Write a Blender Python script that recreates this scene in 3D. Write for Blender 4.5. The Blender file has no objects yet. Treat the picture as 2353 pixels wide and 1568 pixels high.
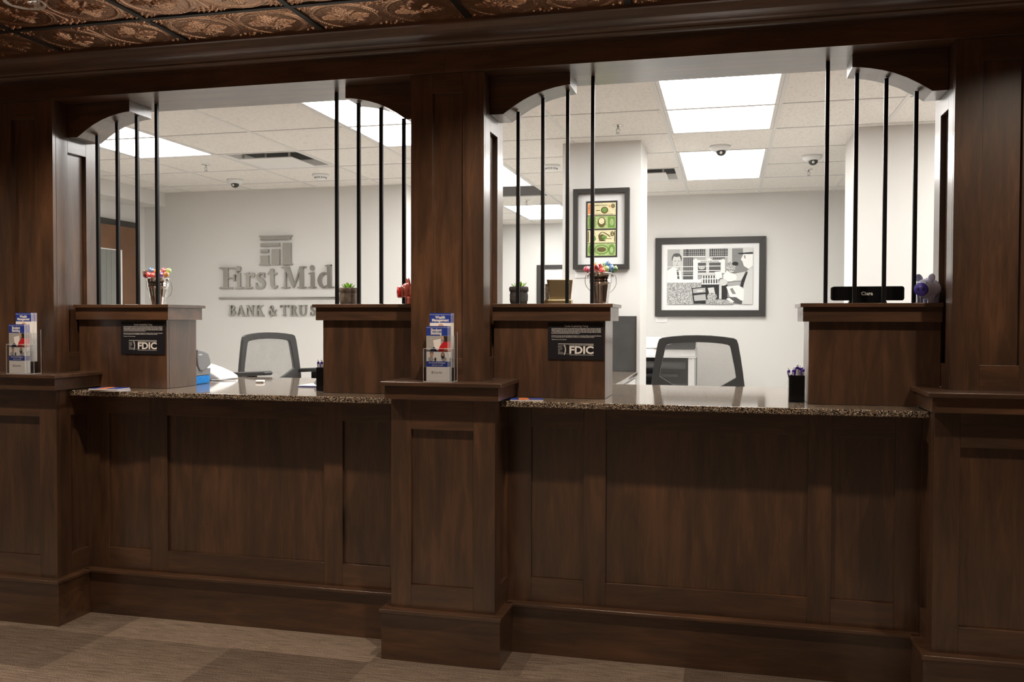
import bpy, math, random
from mathutils import Vector, Matrix
random.seed(7)
R = math.radians
S = bpy.context.scene
COL = S.collection

# ------------------------------------------------------------------ camera
W_, H_ = 2353.0, 1568.0
EYE = 1.45
cam_d = bpy.data.cameras.new('camera')
cam = bpy.data.objects.new('camera', cam_d)
COL.objects.link(cam)
S.camera = cam
cam_d.sensor_fit = 'HORIZONTAL'
cam_d.sensor_width = 36.0
cam_d.lens = 2036.33 / W_ * 36.0
cam_d.clip_start = 0.05
yaw, pit, rol = R(13.694), R(1.3426), R(0.1477)
cy_, sy_ = math.cos(yaw), math.sin(yaw)
fw = Vector((-sy_, cy_, 0)); rt = Vector((cy_, sy_, 0)); up = Vector((0, 0, 1))
f2 = fw * math.cos(pit) - up * math.sin(pit)
u2 = up * math.cos(pit) + fw * math.sin(pit)
r3 = rt * math.cos(rol) + u2 * math.sin(rol)
u3 = -rt * math.sin(rol) + u2 * math.cos(rol)
m = Matrix((r3, u3, -f2)).transposed().to_4x4()
m.translation = Vector((0, 0, EYE))
cam.matrix_world = m

# ------------------------------------------------------------------ world, exposure
wd = bpy.data.worlds.new('world'); S.world = wd; wd.use_nodes = True
wd.node_tree.nodes['Background'].inputs[0].default_value = (0.9, 0.95, 1.0, 1)
wd.node_tree.nodes['Background'].inputs[1].default_value = 0.02
S.view_settings.view_transform = 'Standard'
S.view_settings.look = 'None'
S.view_settings.gamma = 1.0
S.view_settings.use_curve_mapping = False
S.view_settings.exposure = 0.0
PANEL = 13.6          # radiance of the office ceiling panels
SPOT_W = 102.0        # lobby downlights, watts
SPOT_COL = (1.0, 0.83, 0.66)

# ------------------------------------------------------------------ materials
MATS = {}
def nodes(name):
    mt = bpy.data.materials.new(name); mt.use_nodes = True
    nt = mt.node_tree
    return mt, nt, nt.nodes['Principled BSDF']
def plain(name, col, rough=0.5, metal=0.0, spec=0.5, coat=0.0, trans=0.0, emis=None, estr=0, bump=0, bscale=200, var=0.0, vscale=6.0, ior=1.45):
    mt, nt, p = nodes(name)
    p.inputs['Base Color'].default_value = (*col, 1)
    p.inputs['Roughness'].default_value = rough
    p.inputs['Metallic'].default_value = metal
    p.inputs['Specular IOR Level'].default_value = spec
    p.inputs['Coat Weight'].default_value = coat
    p.inputs['Coat Roughness'].default_value = 0.1
    p.inputs['Transmission Weight'].default_value = trans
    p.inputs['IOR'].default_value = ior
    if emis:
        p.inputs['Emission Color'].default_value = (*emis, 1)
        p.inputs['Emission Strength'].default_value = estr
    tc = nt.nodes.new('ShaderNodeTexCoord')
    if var:
        n = nt.nodes.new('ShaderNodeTexNoise'); n.inputs['Scale'].default_value = vscale; n.inputs['Detail'].default_value = 5
        nt.links.new(tc.outputs['Object'], n.inputs['Vector'])
        r = nt.nodes.new('ShaderNodeValToRGB')
        r.color_ramp.elements[0].position = 0.3; r.color_ramp.elements[1].position = 0.7
        r.color_ramp.elements[0].color = (*[c * (1 - var) for c in col], 1)
        r.color_ramp.elements[1].color = (*[min(1, c * (1 + var)) for c in col], 1)
        nt.links.new(n.outputs['Fac'], r.inputs['Fac']); nt.links.new(r.outputs['Color'], p.inputs['Base Color'])
    if bump:
        n = nt.nodes.new('ShaderNodeTexNoise'); n.inputs['Scale'].default_value = bscale; n.inputs['Detail'].default_value = 3
        nt.links.new(tc.outputs['Object'], n.inputs['Vector'])
        b = nt.nodes.new('ShaderNodeBump'); b.inputs['Strength'].default_value = bump; b.inputs['Distance'].default_value = 0.002
        nt.links.new(n.outputs['Fac'], b.inputs['Height']); nt.links.new(b.outputs['Normal'], p.inputs['Normal'])
    MATS[name] = mt
    return mt

def wood(name, axis, tint=1.0):
    mt, nt, p = nodes(name)
    N, L = nt.nodes, nt.links
    tc = N.new('ShaderNodeTexCoord'); oi = N.new('ShaderNodeObjectInfo')
    add = N.new('ShaderNodeVectorMath'); add.operation = 'ADD'
    mul = N.new('ShaderNodeMath'); mul.operation = 'MULTIPLY'; mul.inputs[1].default_value = 37.0
    cmb = N.new('ShaderNodeCombineXYZ')
    L.new(oi.outputs['Random'], mul.inputs[0])
    for i in range(3): L.new(mul.outputs[0], cmb.inputs[i])
    L.new(tc.outputs['Object'], add.inputs[0]); L.new(cmb.outputs[0], add.inputs[1])
    def mp(sc_al, sc_ac):
        q = N.new('ShaderNodeMapping')
        s = [sc_ac] * 3; s[axis] = sc_al
        q.inputs['Scale'].default_value = s
        L.new(add.outputs[0], q.inputs['Vector']); return q
    a = N.new('ShaderNodeTexNoise'); a.inputs['Scale'].default_value = 1; a.inputs['Detail'].default_value = 6; a.inputs['Roughness'].default_value = 0.62; a.inputs['Distortion'].default_value = 0.6
    L.new(mp(2.6, 22).outputs[0], a.inputs['Vector'])
    b = N.new('ShaderNodeTexNoise'); b.inputs['Scale'].default_value = 1; b.inputs['Detail'].default_value = 3
    L.new(mp(1.6, 6).outputs[0], b.inputs['Vector'])
    c = N.new('ShaderNodeTexNoise'); c.inputs['Scale'].default_value = 1; c.inputs['Detail'].default_value = 2
    L.new(mp(14, 260).outputs[0], c.inputs['Vector'])
    m1 = N.new('ShaderNodeMath'); m1.operation = 'MULTIPLY_ADD'; m1.inputs[1].default_value = 0.5
    L.new(a.outputs['Fac'], m1.inputs[0])
    m2 = N.new('ShaderNodeMath'); m2.operation = 'MULTIPLY'; m2.inputs[1].default_value = 0.38
    L.new(b.outputs['Fac'], m2.inputs[0]); L.new(m2.outputs[0], m1.inputs[2])
    m3 = N.new('ShaderNodeMath'); m3.operation = 'MULTIPLY_ADD'; m3.inputs[1].default_value = 0.12
    L.new(c.outputs['Fac'], m3.inputs[0]); L.new(m1.outputs[0], m3.inputs[2])
    r = N.new('ShaderNodeValToRGB'); e = r.color_ramp.elements
    e[0].position = 0.36; e[1].position = 0.66
    e[0].color = (0.033 * tint, 0.0160 * tint, 0.0078 * tint, 1)
    e[1].color = (0.140 * tint, 0.064 * tint, 0.029 * tint, 1)
    k = e.new(0.5); k.color = (0.068 * tint, 0.0315 * tint, 0.0148 * tint, 1)
    L.new(m3.outputs[0], r.inputs['Fac']); L.new(r.outputs['Color'], p.inputs['Base Color'])
    p.inputs['Roughness'].default_value = 0.42
    p.inputs['Specular IOR Level'].default_value = 0.5
    p.inputs['Coat Weight'].default_value = 1.0
    p.inputs['Coat IOR'].default_value = 1.65
    p.inputs['Coat Roughness'].default_value = 0.24
    bp = N.new('ShaderNodeBump'); bp.inputs['Strength'].default_value = 0.05; bp.inputs['Distance'].default_value = 0.001
    L.new(c.outputs['Fac'], bp.inputs['Height']); L.new(bp.outputs['Normal'], p.inputs['Normal'])
    MATS[name] = mt
wood('wood_x', 0); wood('wood_y', 1); wood('wood_z', 2)
WX, WY, WZ = 'wood_x', 'wood_y', 'wood_z'

def granite():
    mt, nt, p = nodes('granite'); N, L = nt.nodes, nt.links
    tc = N.new('ShaderNodeTexCoord')
    v = N.new('ShaderNodeTexVoronoi'); v.inputs['Scale'].default_value = 330; v.inputs['Randomness'].default_value = 1
    n = N.new('ShaderNodeTexNoise'); n.inputs['Scale'].default_value = 120; n.inputs['Detail'].default_value = 2
    mx = N.new('ShaderNodeMixRGB'); mx.inputs['Fac'].default_value = 0.004
    L.new(tc.outputs['Object'], n.inputs['Vector']); L.new(tc.outputs['Object'], mx.inputs['Color1']); L.new(n.outputs['Color'], mx.inputs['Color2'])
    L.new(mx.outputs['Color'], v.inputs['Vector'])
    sp = N.new('ShaderNodeSeparateColor'); L.new(v.outputs['Color'], sp.inputs['Color'])
    r = N.new('ShaderNodeValToRGB'); r.color_ramp.interpolation = 'CONSTANT'; e = r.color_ramp.elements
    e[0].position = 0; e[0].color = (0.016, 0.013, 0.011, 1)
    e[1].position = 0.34; e[1].color = (0.075, 0.054, 0.040, 1)
    for pos, c in ((0.54, (0.19, 0.145, 0.11)), (0.72, (0.36, 0.29, 0.22)), (0.87, (0.58, 0.50, 0.40)), (0.965, (0.56, 0.33, 0.14))):
        k = e.new(pos); k.color = (*c, 1)
    L.new(sp.outputs[0], r.inputs['Fac']); L.new(r.outputs['Color'], p.inputs['Base Color'])
    p.inputs['Roughness'].default_value = 0.07; p.inputs['IOR'].default_value = 1.62; p.inputs['Coat Weight'].default_value = 0.15
    n2 = N.new('ShaderNodeTexNoise'); n2.inputs['Scale'].default_value = 220
    L.new(tc.outputs['Object'], n2.inputs['Vector'])
    b = N.new('ShaderNodeBump'); b.inputs['Strength'].default_value = 0.03; b.inputs['Distance'].default_value = 0.0004
    L.new(n2.outputs['Fac'], b.inputs['Height']); L.new(b.outputs['Normal'], p.inputs['Normal'])
    MATS['granite'] = mt
granite()

def carpet():
    mt, nt, p = nodes('carpet'); N, L = nt.nodes, nt.links
    tc = N.new('ShaderNodeTexCoord')
    def vm(op, a, b=None):
        q = N.new('ShaderNodeVectorMath'); q.operation = op; L.new(a, q.inputs[0])
        if b is not None: q.inputs[1].default_value = b
        return q.outputs[0]
    cell = vm('FLOOR', vm('DIVIDE', vm('ADD', tc.outputs['Object'], (2.764, -3.473, 0)), (0.65, 0.40, 1.0)))
    wn = N.new('ShaderNodeTexWhiteNoise'); wn.noise_dimensions = '3D'; L.new(cell, wn.inputs['Vector'])
    # fine stripes running along x
    mp = N.new('ShaderNodeMapping'); mp.inputs['Scale'].default_value = (7, 115, 1); L.new(tc.outputs['Object'], mp.inputs['Vector'])
    n1 = N.new('ShaderNodeTexNoise'); n1.inputs['Scale'].default_value = 1; n1.inputs['Detail'].default_value = 3; L.new(mp.outputs[0], n1.inputs['Vector'])
    n2 = N.new('ShaderNodeTexNoise'); n2.inputs['Scale'].default_value = 260; n2.inputs['Detail'].default_value = 4; n2.inputs['Roughness'].default_value = 0.7; L.new(tc.outputs['Object'], n2.inputs['Vector'])
    def mm(op, a, b, c=None):
        q = N.new('ShaderNodeMath'); q.operation = op
        for i, x in enumerate((a, b, c)):
            if x is None: continue
            if isinstance(x, (int, float)): q.inputs[i].default_value = x
            else: L.new(x, q.inputs[i])
        return q.outputs[0]
    st = mm('MULTIPLY', n1.outputs['Fac'], mm('MULTIPLY_ADD', wn.outputs['Value'], 0.35, 0.35))
    f = mm('ADD', st, mm('MULTIPLY_ADD', n2.outputs['Fac'], 1.1, -0.32))
    gr2 = mm('GREATER_THAN', n1.outputs['Fac'], mm('MULTIPLY_ADD', wn.outputs['Value'], -0.10, 0.69))
    f = mm('SUBTRACT', f, mm('MULTIPLY', gr2, 0.22))
    f = mm('ADD', f, mm('MULTIPLY', wn.outputs['Value'], 0.10))
    r = N.new('ShaderNodeValToRGB'); e = r.color_ramp.elements
    e[0].position = 0.36; e[0].color = (0.060, 0.042, 0.031, 1)
    e[1].position = 0.86; e[1].color = (0.43, 0.335, 0.26, 1)
    L.new(f, r.inputs['Fac']); L.new(r.outputs['Color'], p.inputs['Base Color'])
    p.inputs['Roughness'].default_value = 0.95; p.inputs['Specular IOR Level'].default_value = 0.15
    b = N.new('ShaderNodeBump'); b.inputs['Strength'].default_value = 0.7; b.inputs['Distance'].default_value = 0.003
    L.new(f, b.inputs['Height']); L.new(b.outputs['Normal'], p.inputs['Normal'])
    MATS['carpet'] = mt
carpet()

def ceil_tile():
    mt, nt, p = nodes('acoustic'); N, L = nt.nodes, nt.links
    tc = N.new('ShaderNodeTexCoord')
    n = N.new('ShaderNodeTexNoise'); n.inputs['Scale'].default_value = 90; n.inputs['Detail'].default_value = 6; n.inputs['Roughness'].default_value = 0.7
    mp = N.new('ShaderNodeMapping'); mp.inputs['Scale'].default_value = (1, 0.35, 1); L.new(tc.outputs['Object'], mp.inputs['Vector'])
    L.new(mp.outputs[0], n.inputs['Vector'])
    r = N.new('ShaderNodeValToRGB'); e = r.color_ramp.elements
    e[0].position = 0.36; e[0].color = (0.74, 0.70, 0.65, 1); e[1].position = 0.50; e[1].color = (0.85, 0.82, 0.78, 1)
    L.new(n.outputs['Fac'], r.inputs['Fac']); L.new(r.outputs['Color'], p.inputs['Base Color'])
    p.inputs['Roughness'].default_value = 0.9
    MATS['acoustic'] = mt
ceil_tile()

def meshfab(name, col, holes):
    mt, nt, p = nodes(name); N, L = nt.nodes, nt.links
    p.inputs['Base Color'].default_value = (*col, 1); p.inputs['Roughness'].default_value = 0.6
    tc = N.new('ShaderNodeTexCoord')
    mp = N.new('ShaderNodeMapping'); mp.inputs['Rotation'].default_value = (0, R(45), 0); mp.inputs['Scale'].default_value = (170, 1, 170)
    L.new(tc.outputs['Object'], mp.inputs['Vector'])
    fr = N.new('ShaderNodeVectorMath'); fr.operation = 'FRACTION'; L.new(mp.outputs[0], fr.inputs[0])
    sp = N.new('ShaderNodeSeparateXYZ'); L.new(fr.outputs[0], sp.inputs[0])
    def mm(op, a, b):
        q = N.new('ShaderNodeMath'); q.operation = op
        for i, x in enumerate((a, b)):
            if isinstance(x, (int, float)): q.inputs[i].default_value = x
            else: L.new(x, q.inputs[i])
        return q.outputs[0]
    k = mm('MULTIPLY', mm('LESS_THAN', sp.outputs[0], holes), mm('LESS_THAN', sp.outputs[2], holes))
    t = N.new('ShaderNodeBsdfTransparent'); mx = N.new('ShaderNodeMixShader')
    L.new(k, mx.inputs[0]); L.new(p.outputs[0], mx.inputs[1]); L.new(t.outputs[0], mx.inputs[2])
    L.new(mx.outputs[0], nt.nodes['Material Output'].inputs['Surface'])
    MATS[name] = mt
meshfab('chair_mesh', (0.16, 0.155, 0.15), 0.78)

plain('copper', (0.52, 0.295, 0.175), 0.27, metal=0.9)
plain('tbar_black', (0.012, 0.011, 0.010), 0.45)
plain('wall_office', (0.72, 0.705, 0.675), 0.75, bump=0.08, bscale=300)
plain('wall_lobby', (0.30, 0.29, 0.28), 0.8, bump=0.08, bscale=300)
plain('bar_black', (0.008, 0.008, 0.009), 0.38, spec=0.35)
plain('white_paint', (0.80, 0.79, 0.77), 0.5)
plain('grid_white', (0.74, 0.73, 0.71), 0.5)
plain('office_floor', (0.70, 0.66, 0.60), 0.6, var=0.05, vscale=30)
plain('lens', (0.9, 0.9, 0.9), 0.6, emis=(1.0, 0.985, 0.96), estr=PANEL)
plain('steel', (0.44, 0.43, 0.40), 0.26, metal=1.0)
plain('chrome', (0.72, 0.71, 0.70), 0.08, metal=1.0)
plain('gold', (0.80, 0.64, 0.38), 0.30, metal=1.0)
plain('grille_grey', (0.22, 0.215, 0.21), 0.7)
plain('plastic_white', (0.82, 0.82, 0.81), 0.3)
plain('plastic_grey', (0.22, 0.22, 0.225), 0.4)
plain('plastic_dark', (0.045, 0.044, 0.043), 0.4)
plain('plastic_black', (0.008, 0.008, 0.009), 0.15)
plain('plaque', (0.014, 0.014, 0.018), 0.35)
plain('letter_white', (0.78, 0.77, 0.75), 0.5)
plain('frame_dark', (0.040, 0.036, 0.032), 0.45)
plain('mat_white', (0.84, 0.84, 0.83), 0.7)
plain('door_brown', (0.17, 0.085, 0.045), 0.5, var=0.15, vscale=4)
plain('door_frame', (0.045, 0.043, 0.038), 0.5)
plain('blind_grey', (0.23, 0.235, 0.22), 0.6)
plain('charcoal', (0.055, 0.053, 0.050), 0.7, var=0.15, vscale=9)
plain('paper', (0.84, 0.82, 0.80), 0.7)
plain('blue', (0.025, 0.055, 0.33), 0.35)
plain('blue_light', (0.16, 0.20, 0.50), 0.35)
plain('blue_cyan', (0.0, 0.20, 0.62), 0.4, var=0.25, vscale=60)
plain('purple', (0.045, 0.012, 0.26), 0.3)
plain('red_print', (0.55, 0.02, 0.025), 0.4)
plain('navy_print', (0.03, 0.04, 0.10), 0.5)
plain('skin_print', (0.62, 0.36, 0.24), 0.6)
plain('grey_print', (0.40, 0.39, 0.38), 0.6, var=0.12, vscale=120)
plain('hair_print', (0.03, 0.02, 0.018), 0.6)
plain('orange_print', (0.75, 0.22, 0.06), 0.5, var=0.3, vscale=60)
plain('stone', (0.20, 0.165, 0.13), 0.9, bump=1.0, bscale=90, var=0.35, vscale=40)
plain('stone_dark', (0.055, 0.052, 0.05), 0.9, bump=1.0, bscale=90, var=0.3, vscale=40)
plain('leaf', (0.22, 0.50, 0.04), 0.4, var=0.35, vscale=60)
plain('soil', (0.05, 0.035, 0.02), 0.95)
plain('pig_red', (0.92, 0.25, 0.20), 0.33, coat=0.3)
plain('snout_red', (0.80, 0.02, 0.02), 0.3, coat=0.3)
plain('pig_blue', (0.66, 0.68, 0.88), 0.36, coat=0.2)
plain('snout_blue', (0.06, 0.04, 0.34), 0.35)
plain('pig_dark', (0.01, 0.008, 0.02), 0.4)
plain('cream_note', (0.76, 0.68, 0.42), 0.6, var=0.15, vscale=90)
plain('green_note', (0.40, 0.50, 0.21), 0.6, var=0.2, vscale=90)
plain('green_dark', (0.16, 0.30, 0.06), 0.6)
plain('ink_olive', (0.12, 0.10, 0.03), 0.6)
for i, g in enumerate((0.02, 0.10, 0.25, 0.45, 0.65, 0.85)):
    plain('g%d' % i, (g, g, g * 0.97), 0.6)
plain('speckle', (0.42, 0.42, 0.41), 0.7, var=0.9, vscale=130)
def acrylic():
    mt, nt, p = nodes('acrylic'); N, L = nt.nodes, nt.links
    g = N.new('ShaderNodeBsdfGlossy'); g.inputs['Roughness'].default_value = 0.04
    t = N.new('ShaderNodeBsdfTransparent'); t.inputs[0].default_value = (0.95, 0.96, 0.97, 1)
    lw = N.new('ShaderNodeLayerWeight'); lw.inputs['Blend'].default_value = 0.5
    pw = N.new('ShaderNodeMath'); pw.operation = 'POWER'; pw.inputs[1].default_value = 4.0; L.new(lw.outputs['Facing'], pw.inputs[0])
    fr = N.new('ShaderNodeMath'); fr.operation = 'MULTIPLY_ADD'; fr.inputs[1].default_value = 0.6; fr.inputs[2].default_value = 0.035; L.new(pw.outputs[0], fr.inputs[0])
    mx = N.new('ShaderNodeMixShader')
    L.new(fr.outputs[0], mx.inputs[0]); L.new(t.outputs[0], mx.inputs[1]); L.new(g.outputs[0], mx.inputs[2])
    L.new(mx.outputs[0], nt.nodes['Material Output'].inputs['Surface'])
    MATS['acrylic'] = mt
acrylic()
plain('acrylic_edge', (0.55, 0.56, 0.57), 0.15)
def wrap(name, col):
    mt, nt, p = nodes(name); N, L = nt.nodes, nt.links
    tc = N.new('ShaderNodeTexCoord')
    v = N.new('ShaderNodeTexNoise'); v.inputs['Scale'].default_value = 130; v.inputs['Detail'].default_value = 3
    L.new(tc.outputs['Object'], v.inputs['Vector'])
    r = N.new('ShaderNodeValToRGB'); e = r.color_ramp.elements
    e[0].position = 0.48; e[0].color = (*[min(1, q*1.25) for q in col], 1); e[1].position = 0.62; e[1].color = (0.8, 0.74, 0.7, 1)
    L.new(v.outputs['Fac'], r.inputs['Fac']); L.new(r.outputs['Color'], p.inputs['Base Color'])
    p.inputs['Roughness'].default_value = 0.25
    MATS[name] = mt
WR = dict(blue=(0.05, 0.22, 0.55), brown=(0.28, 0.13, 0.02), pink=(0.60, 0.06, 0.16), red=(0.70, 0.05, 0.04), orange=(0.80, 0.26, 0.01),
          green=(0.05, 0.30, 0.03), lime=(0.35, 0.55, 0.10), violet=(0.26, 0.06, 0.35), cyan=(0.25, 0.45, 0.55))
for k_, c_ in WR.items(): wrap('wrap_' + k_, c_)

# ------------------------------------------------------------------ mesh helpers
class MB:
    def __init__(s): s.v = []; s.f = []; s.mi = []; s.m = 0
    def face(s, idx): s.f.append(tuple(idx)); s.mi.append(s.m)
    def add(s, vs, fs):
        b = len(s.v); s.v += [tuple(v) for v in vs]
        for f in fs: s.face([b + i for i in f])
        return s
    def box(s, x0, x1, y0, y1, z0, z1):
        return s.add([(x0,y0,z0),(x1,y0,z0),(x1,y1,z0),(x0,y1,z0),(x0,y0,z1),(x1,y0,z1),(x1,y1,z1),(x0,y1,z1)],
                     [(3,2,1,0),(4,5,6,7),(0,1,5,4),(1,2,6,5),(2,3,7,6),(3,0,4,7)])
    def prism(s, pts, axis, a, b):
        """pts: 2D outline; axis 'y': (x,z) outline between y=a and y=b; 'x': (y,z); 'z': (x,y)"""
        n = len(pts)
        def P(p, t):
            return {'y': (p[0], t, p[1]), 'x': (t, p[0], p[1]), 'z': (p[0], p[1], t)}[axis]
        vs = [P(p, a) for p in pts] + [P(p, b) for p in pts]
        area = sum(pts[i][0]*pts[(i+1)%n][1]-pts[(i+1)%n][0]*pts[i][1] for i in range(n))
        fs = [tuple(range(n)), tuple(range(2*n-1, n-1, -1))] + [(i+n, (i+1) % n + n, (i+1) % n, i) for i in range(n)]
        flip = (area < 0) != (axis in ('x', 'z'))
        if not flip: pass
        else: fs = [f[::-1] for f in fs]
        return s.add(vs, fs)
    def tube(s, path, r, n=8, cap=True):
        path = [Vector(p) for p in path]; b = len(s.v); rr = r if isinstance(r, (list, tuple)) else [r]*len(path)
        prev = None
        for i, p in enumerate(path):
            d = (path[min(i+1, len(path)-1)] - path[max(i-1, 0)]).normalized()
            if prev is None:
                a = Vector((0,0,1)) if abs(d.z) < 0.9 else Vector((1,0,0))
                u = d.cross(a).normalized()
            else:
                u = (prev - d * prev.dot(d)).normalized()
            prev = u; w = d.cross(u)
            for k in range(n):
                t = 2*math.pi*k/n
                q = p + (u*math.cos(t) + w*math.sin(t)) * rr[i]
                s.v.append(tuple(q))
        for i in range(len(path)-1):
            for k in range(n):
                s.face((b+i*n+k, b+i*n+(k+1)%n, b+(i+1)*n+(k+1)%n, b+(i+1)*n+k))
        if cap:
            s.face([b+k for k in range(n)][::-1]); s.face([b+(len(path)-1)*n+k for k in range(n)])
        return s
    def lathe(s, prof, c=(0,0,0), n=32, mat=None, cap=True):
        """prof: (r,z) pairs"""
        b = len(s.v)
        for r_, z in prof:
            for k in range(n):
                t = 2*math.pi*k/n
                q = Vector((r_*math.cos(t), r_*math.sin(t), z))
                if mat is not None: q = mat @ q
                s.v.append((q.x+c[0], q.y+c[1], q.z+c[2]))
        for i in range(len(prof)-1):
            for k in range(n):
                s.face((b+i*n+k, b+i*n+(k+1)%n, b+(i+1)*n+(k+1)%n, b+(i+1)*n+k))
        if cap:
            if prof[0][0] > 1e-6: s.face([b+k for k in range(n)][::-1])
            if prof[-1][0] > 1e-6: s.face([b+(len(prof)-1)*n+k for k in range(n)])
        return s
    def ball(s, c, r, n=16, mat=None, fn=None):
        rx = r if isinstance(r, (tuple, list)) else (r, r, r)
        b = len(s.v); h = n//2
        for i in range(h+1):
            ph = math.pi*i/h
            for k in range(n):
                t = 2*math.pi*k/n
                d = Vector((math.sin(ph)*math.cos(t), math.sin(ph)*math.sin(t), math.cos(ph)))
                q = Vector((d.x*rx[0], d.y*rx[1], d.z*rx[2]))
                if fn: q = q * fn(d)
                if mat is not None: q = mat @ q
                s.v.append((q.x+c[0], q.y+c[1], q.z+c[2]))
        for i in range(h):
            for k in range(n):
                s.face((b+i*n+k, b+(i+1)*n+k, b+(i+1)*n+(k+1)%n, b+i*n+(k+1)%n))
        return s
    def xf(s, M, start=0):
        for i in range(start, len(s.v)):
            q = M @ Vector(s.v[i]); s.v[i] = (q.x, q.y, q.z)
        return s
    def build(s, name, mats, parent=None, bevel=0, smooth=False, sub=0, seg=2, origin=None, shift=True):
        """vertices are world coordinates; a top-level mesh gets its origin at its base"""
        if isinstance(mats, str): mats = [mats]
        if parent is not None:
            o3 = Vector(parent['_w']) if '_w' in parent.keys() else Vector((0,0,0))
        elif origin is not None: o3 = Vector(origin)
        elif shift:
            xs, ys, zs = zip(*s.v)
            o3 = Vector(((min(xs)+max(xs))/2, (min(ys)+max(ys))/2, min(zs)))
        else: o3 = Vector((0,0,0))
        me = bpy.data.meshes.new(name)
        me.from_pydata([(x-o3.x, y-o3.y, z-o3.z) for x, y, z in s.v], [], s.f)
        for q in mats: me.materials.append(MATS[q])
        me.polygons.foreach_set('material_index', s.mi)
        if smooth: me.polygons.foreach_set('use_smooth', [True]*len(s.f))
        me.update()
        o = bpy.data.objects.new(name, me); COL.objects.link(o)
        if parent is not None: o.parent = parent; o['_w'] = tuple(o3)
        else: o.location = o3; o['_w'] = tuple(o3)
        if bevel:
            bm = o.modifiers.new('bevel', 'BEVEL'); bm.width = bevel; bm.segments = seg; bm.limit_method = 'ANGLE'; bm.angle_limit = R(40)
            bm.harden_normals = False
        if sub:
            q = o.modifiers.new('sub', 'SUBSURF'); q.levels = sub; q.render_levels = sub
        return o

def tag(o, label=None, cat=None, group=None, kind=None):
    if label: o['label'] = label
    if cat: o['category'] = cat
    if group: o['group'] = group
    if kind: o['kind'] = kind
    return o
def thing(name, loc, label, cat, group=None):
    o = bpy.data.objects.new(name, None); COL.objects.link(o); o.location = loc; o['_w'] = tuple(loc)
    o.empty_display_size = 0.05
    return tag(o, label, cat, group)
def copy_tree(o, parent=None):
    c = o.copy(); COL.objects.link(c); c.parent = parent
    for ch in list(o.children): copy_tree(ch, c)
    return c
def bx(*a): return MB().box(*a)
def struct(o): return tag(o, kind='structure')

_txt = {}
def text_geo(body, size, align='CENTER', bold=0.0, ext=0.0, space=1.0, res=3):
    c = bpy.data.curves.new('t', 'FONT'); c.body = body; c.size = size; c.align_x = align
    c.offset = bold; c.extrude = ext; c.space_character = space; c.resolution_u = res
    o = bpy.data.objects.new('t', c); COL.objects.link(o)
    dg = bpy.context.evaluated_depsgraph_get()
    me = bpy.data.meshes.new_from_object(o.evaluated_get(dg))
    vs = [tuple(v.co) for v in me.vertices]; fs = [tuple(p.vertices) for p in me.polygons]
    bpy.data.objects.remove(o); bpy.data.curves.remove(c); bpy.data.meshes.remove(me)
    return vs, fs
def text_on(mb, body, x, y, z, size, align='CENTER', bold=0.0, ext=0.0002, space=1.0, sx=1.0, res=3):
    """lettering on a plane facing -Y"""
    vs, fs = text_geo(body, size, align, bold, ext, space, res)
    mb.add([(x + v[0]*sx, y - v[2], z + v[1]) for v in vs], fs)
    return mb

# ------------------------------------------------------------------ room shell
CZ = 2.66      # office ceiling
LZ = 2.69      # lobby ceiling
T = 0.655
GX0 = -0.38; GY0 = 5.175

struct(bx(-6.6, 5.2, -5.2, 3.84, -0.08, 0.0).build('floor', 'carpet', shift=False))
struct(bx(-6.6, 5.2, 3.84, 11.3, -0.08, 0.0).build('floor', 'office_floor', shift=False))
# office walls
struct(bx(-5.8, -2.79, 7.465, 7.62, 0, CZ+0.1).build('wall_sign', 'wall_office'))
struct(bx(-2.94, -2.79, 7.62, 11.0, 0, CZ+0.1).build('wall_hall', 'wall_office'))
struct(bx(-2.94, 3.0, 10.9, 11.05, 0, CZ+0.1).build('wall_far', 'wall_office'))
struct(bx(-1.11, 3.0, 8.69, 8.84, 0, CZ+0.1).build('wall_back', 'wall_office'))
struct(bx(-1.11, -0.576, 6.01, 6.48, 0, CZ+0.02).build('wall_column', 'wall_office'))
struct(bx(0.772, 3.0, 5.90, 6.46, 0, CZ+0.02).build('wall_nib', 'wall_office'))
struct(bx(2.9, 3.05, 3.8, 8.8, 0, CZ+0.1).build('wall_right', 'wall_office'))
struct(bx(-5.62, -5.46, 3.8, 7.5, 0, CZ+0.1).build('wall_left', 'wall_office'))
struct(bx(-5.46, -5.23, 3.99, 7.465, 2.525, CZ+0.02).build('trim_1', 'wall_office', shift=False))
# walls to either side of the counter opening, office side painted, lobby side wood
struct(bx(-6.4, -3.511, 3.80, 3.985, 0, LZ+0.05).build('wall_front', WZ))
struct(bx(1.154, 5.0, 3.80, 3.985, 0, LZ+0.05).build('wall_front', WZ))
# lobby walls
struct(bx(-6.4, -6.25, -5.0, 3.8, 0, LZ+0.05).build('wall_lobby_left', 'wall_lobby'))
struct(bx(4.85, 5.0, -5.0, 3.8, 0, LZ+0.05).build('wall_lobby_right', 'wall_lobby'))
struct(bx(-6.4, 5.0, -5.1, -4.95, 0, LZ+0.05).build('wall_lobby_back', 'wall_lobby'))
# slab above everything keeps the rooms dark outside
struct(bx(-6.6, 5.2, -5.2, 11.3, 2.80, 2.88).build('ceiling', 'grid_white', shift=False))

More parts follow.
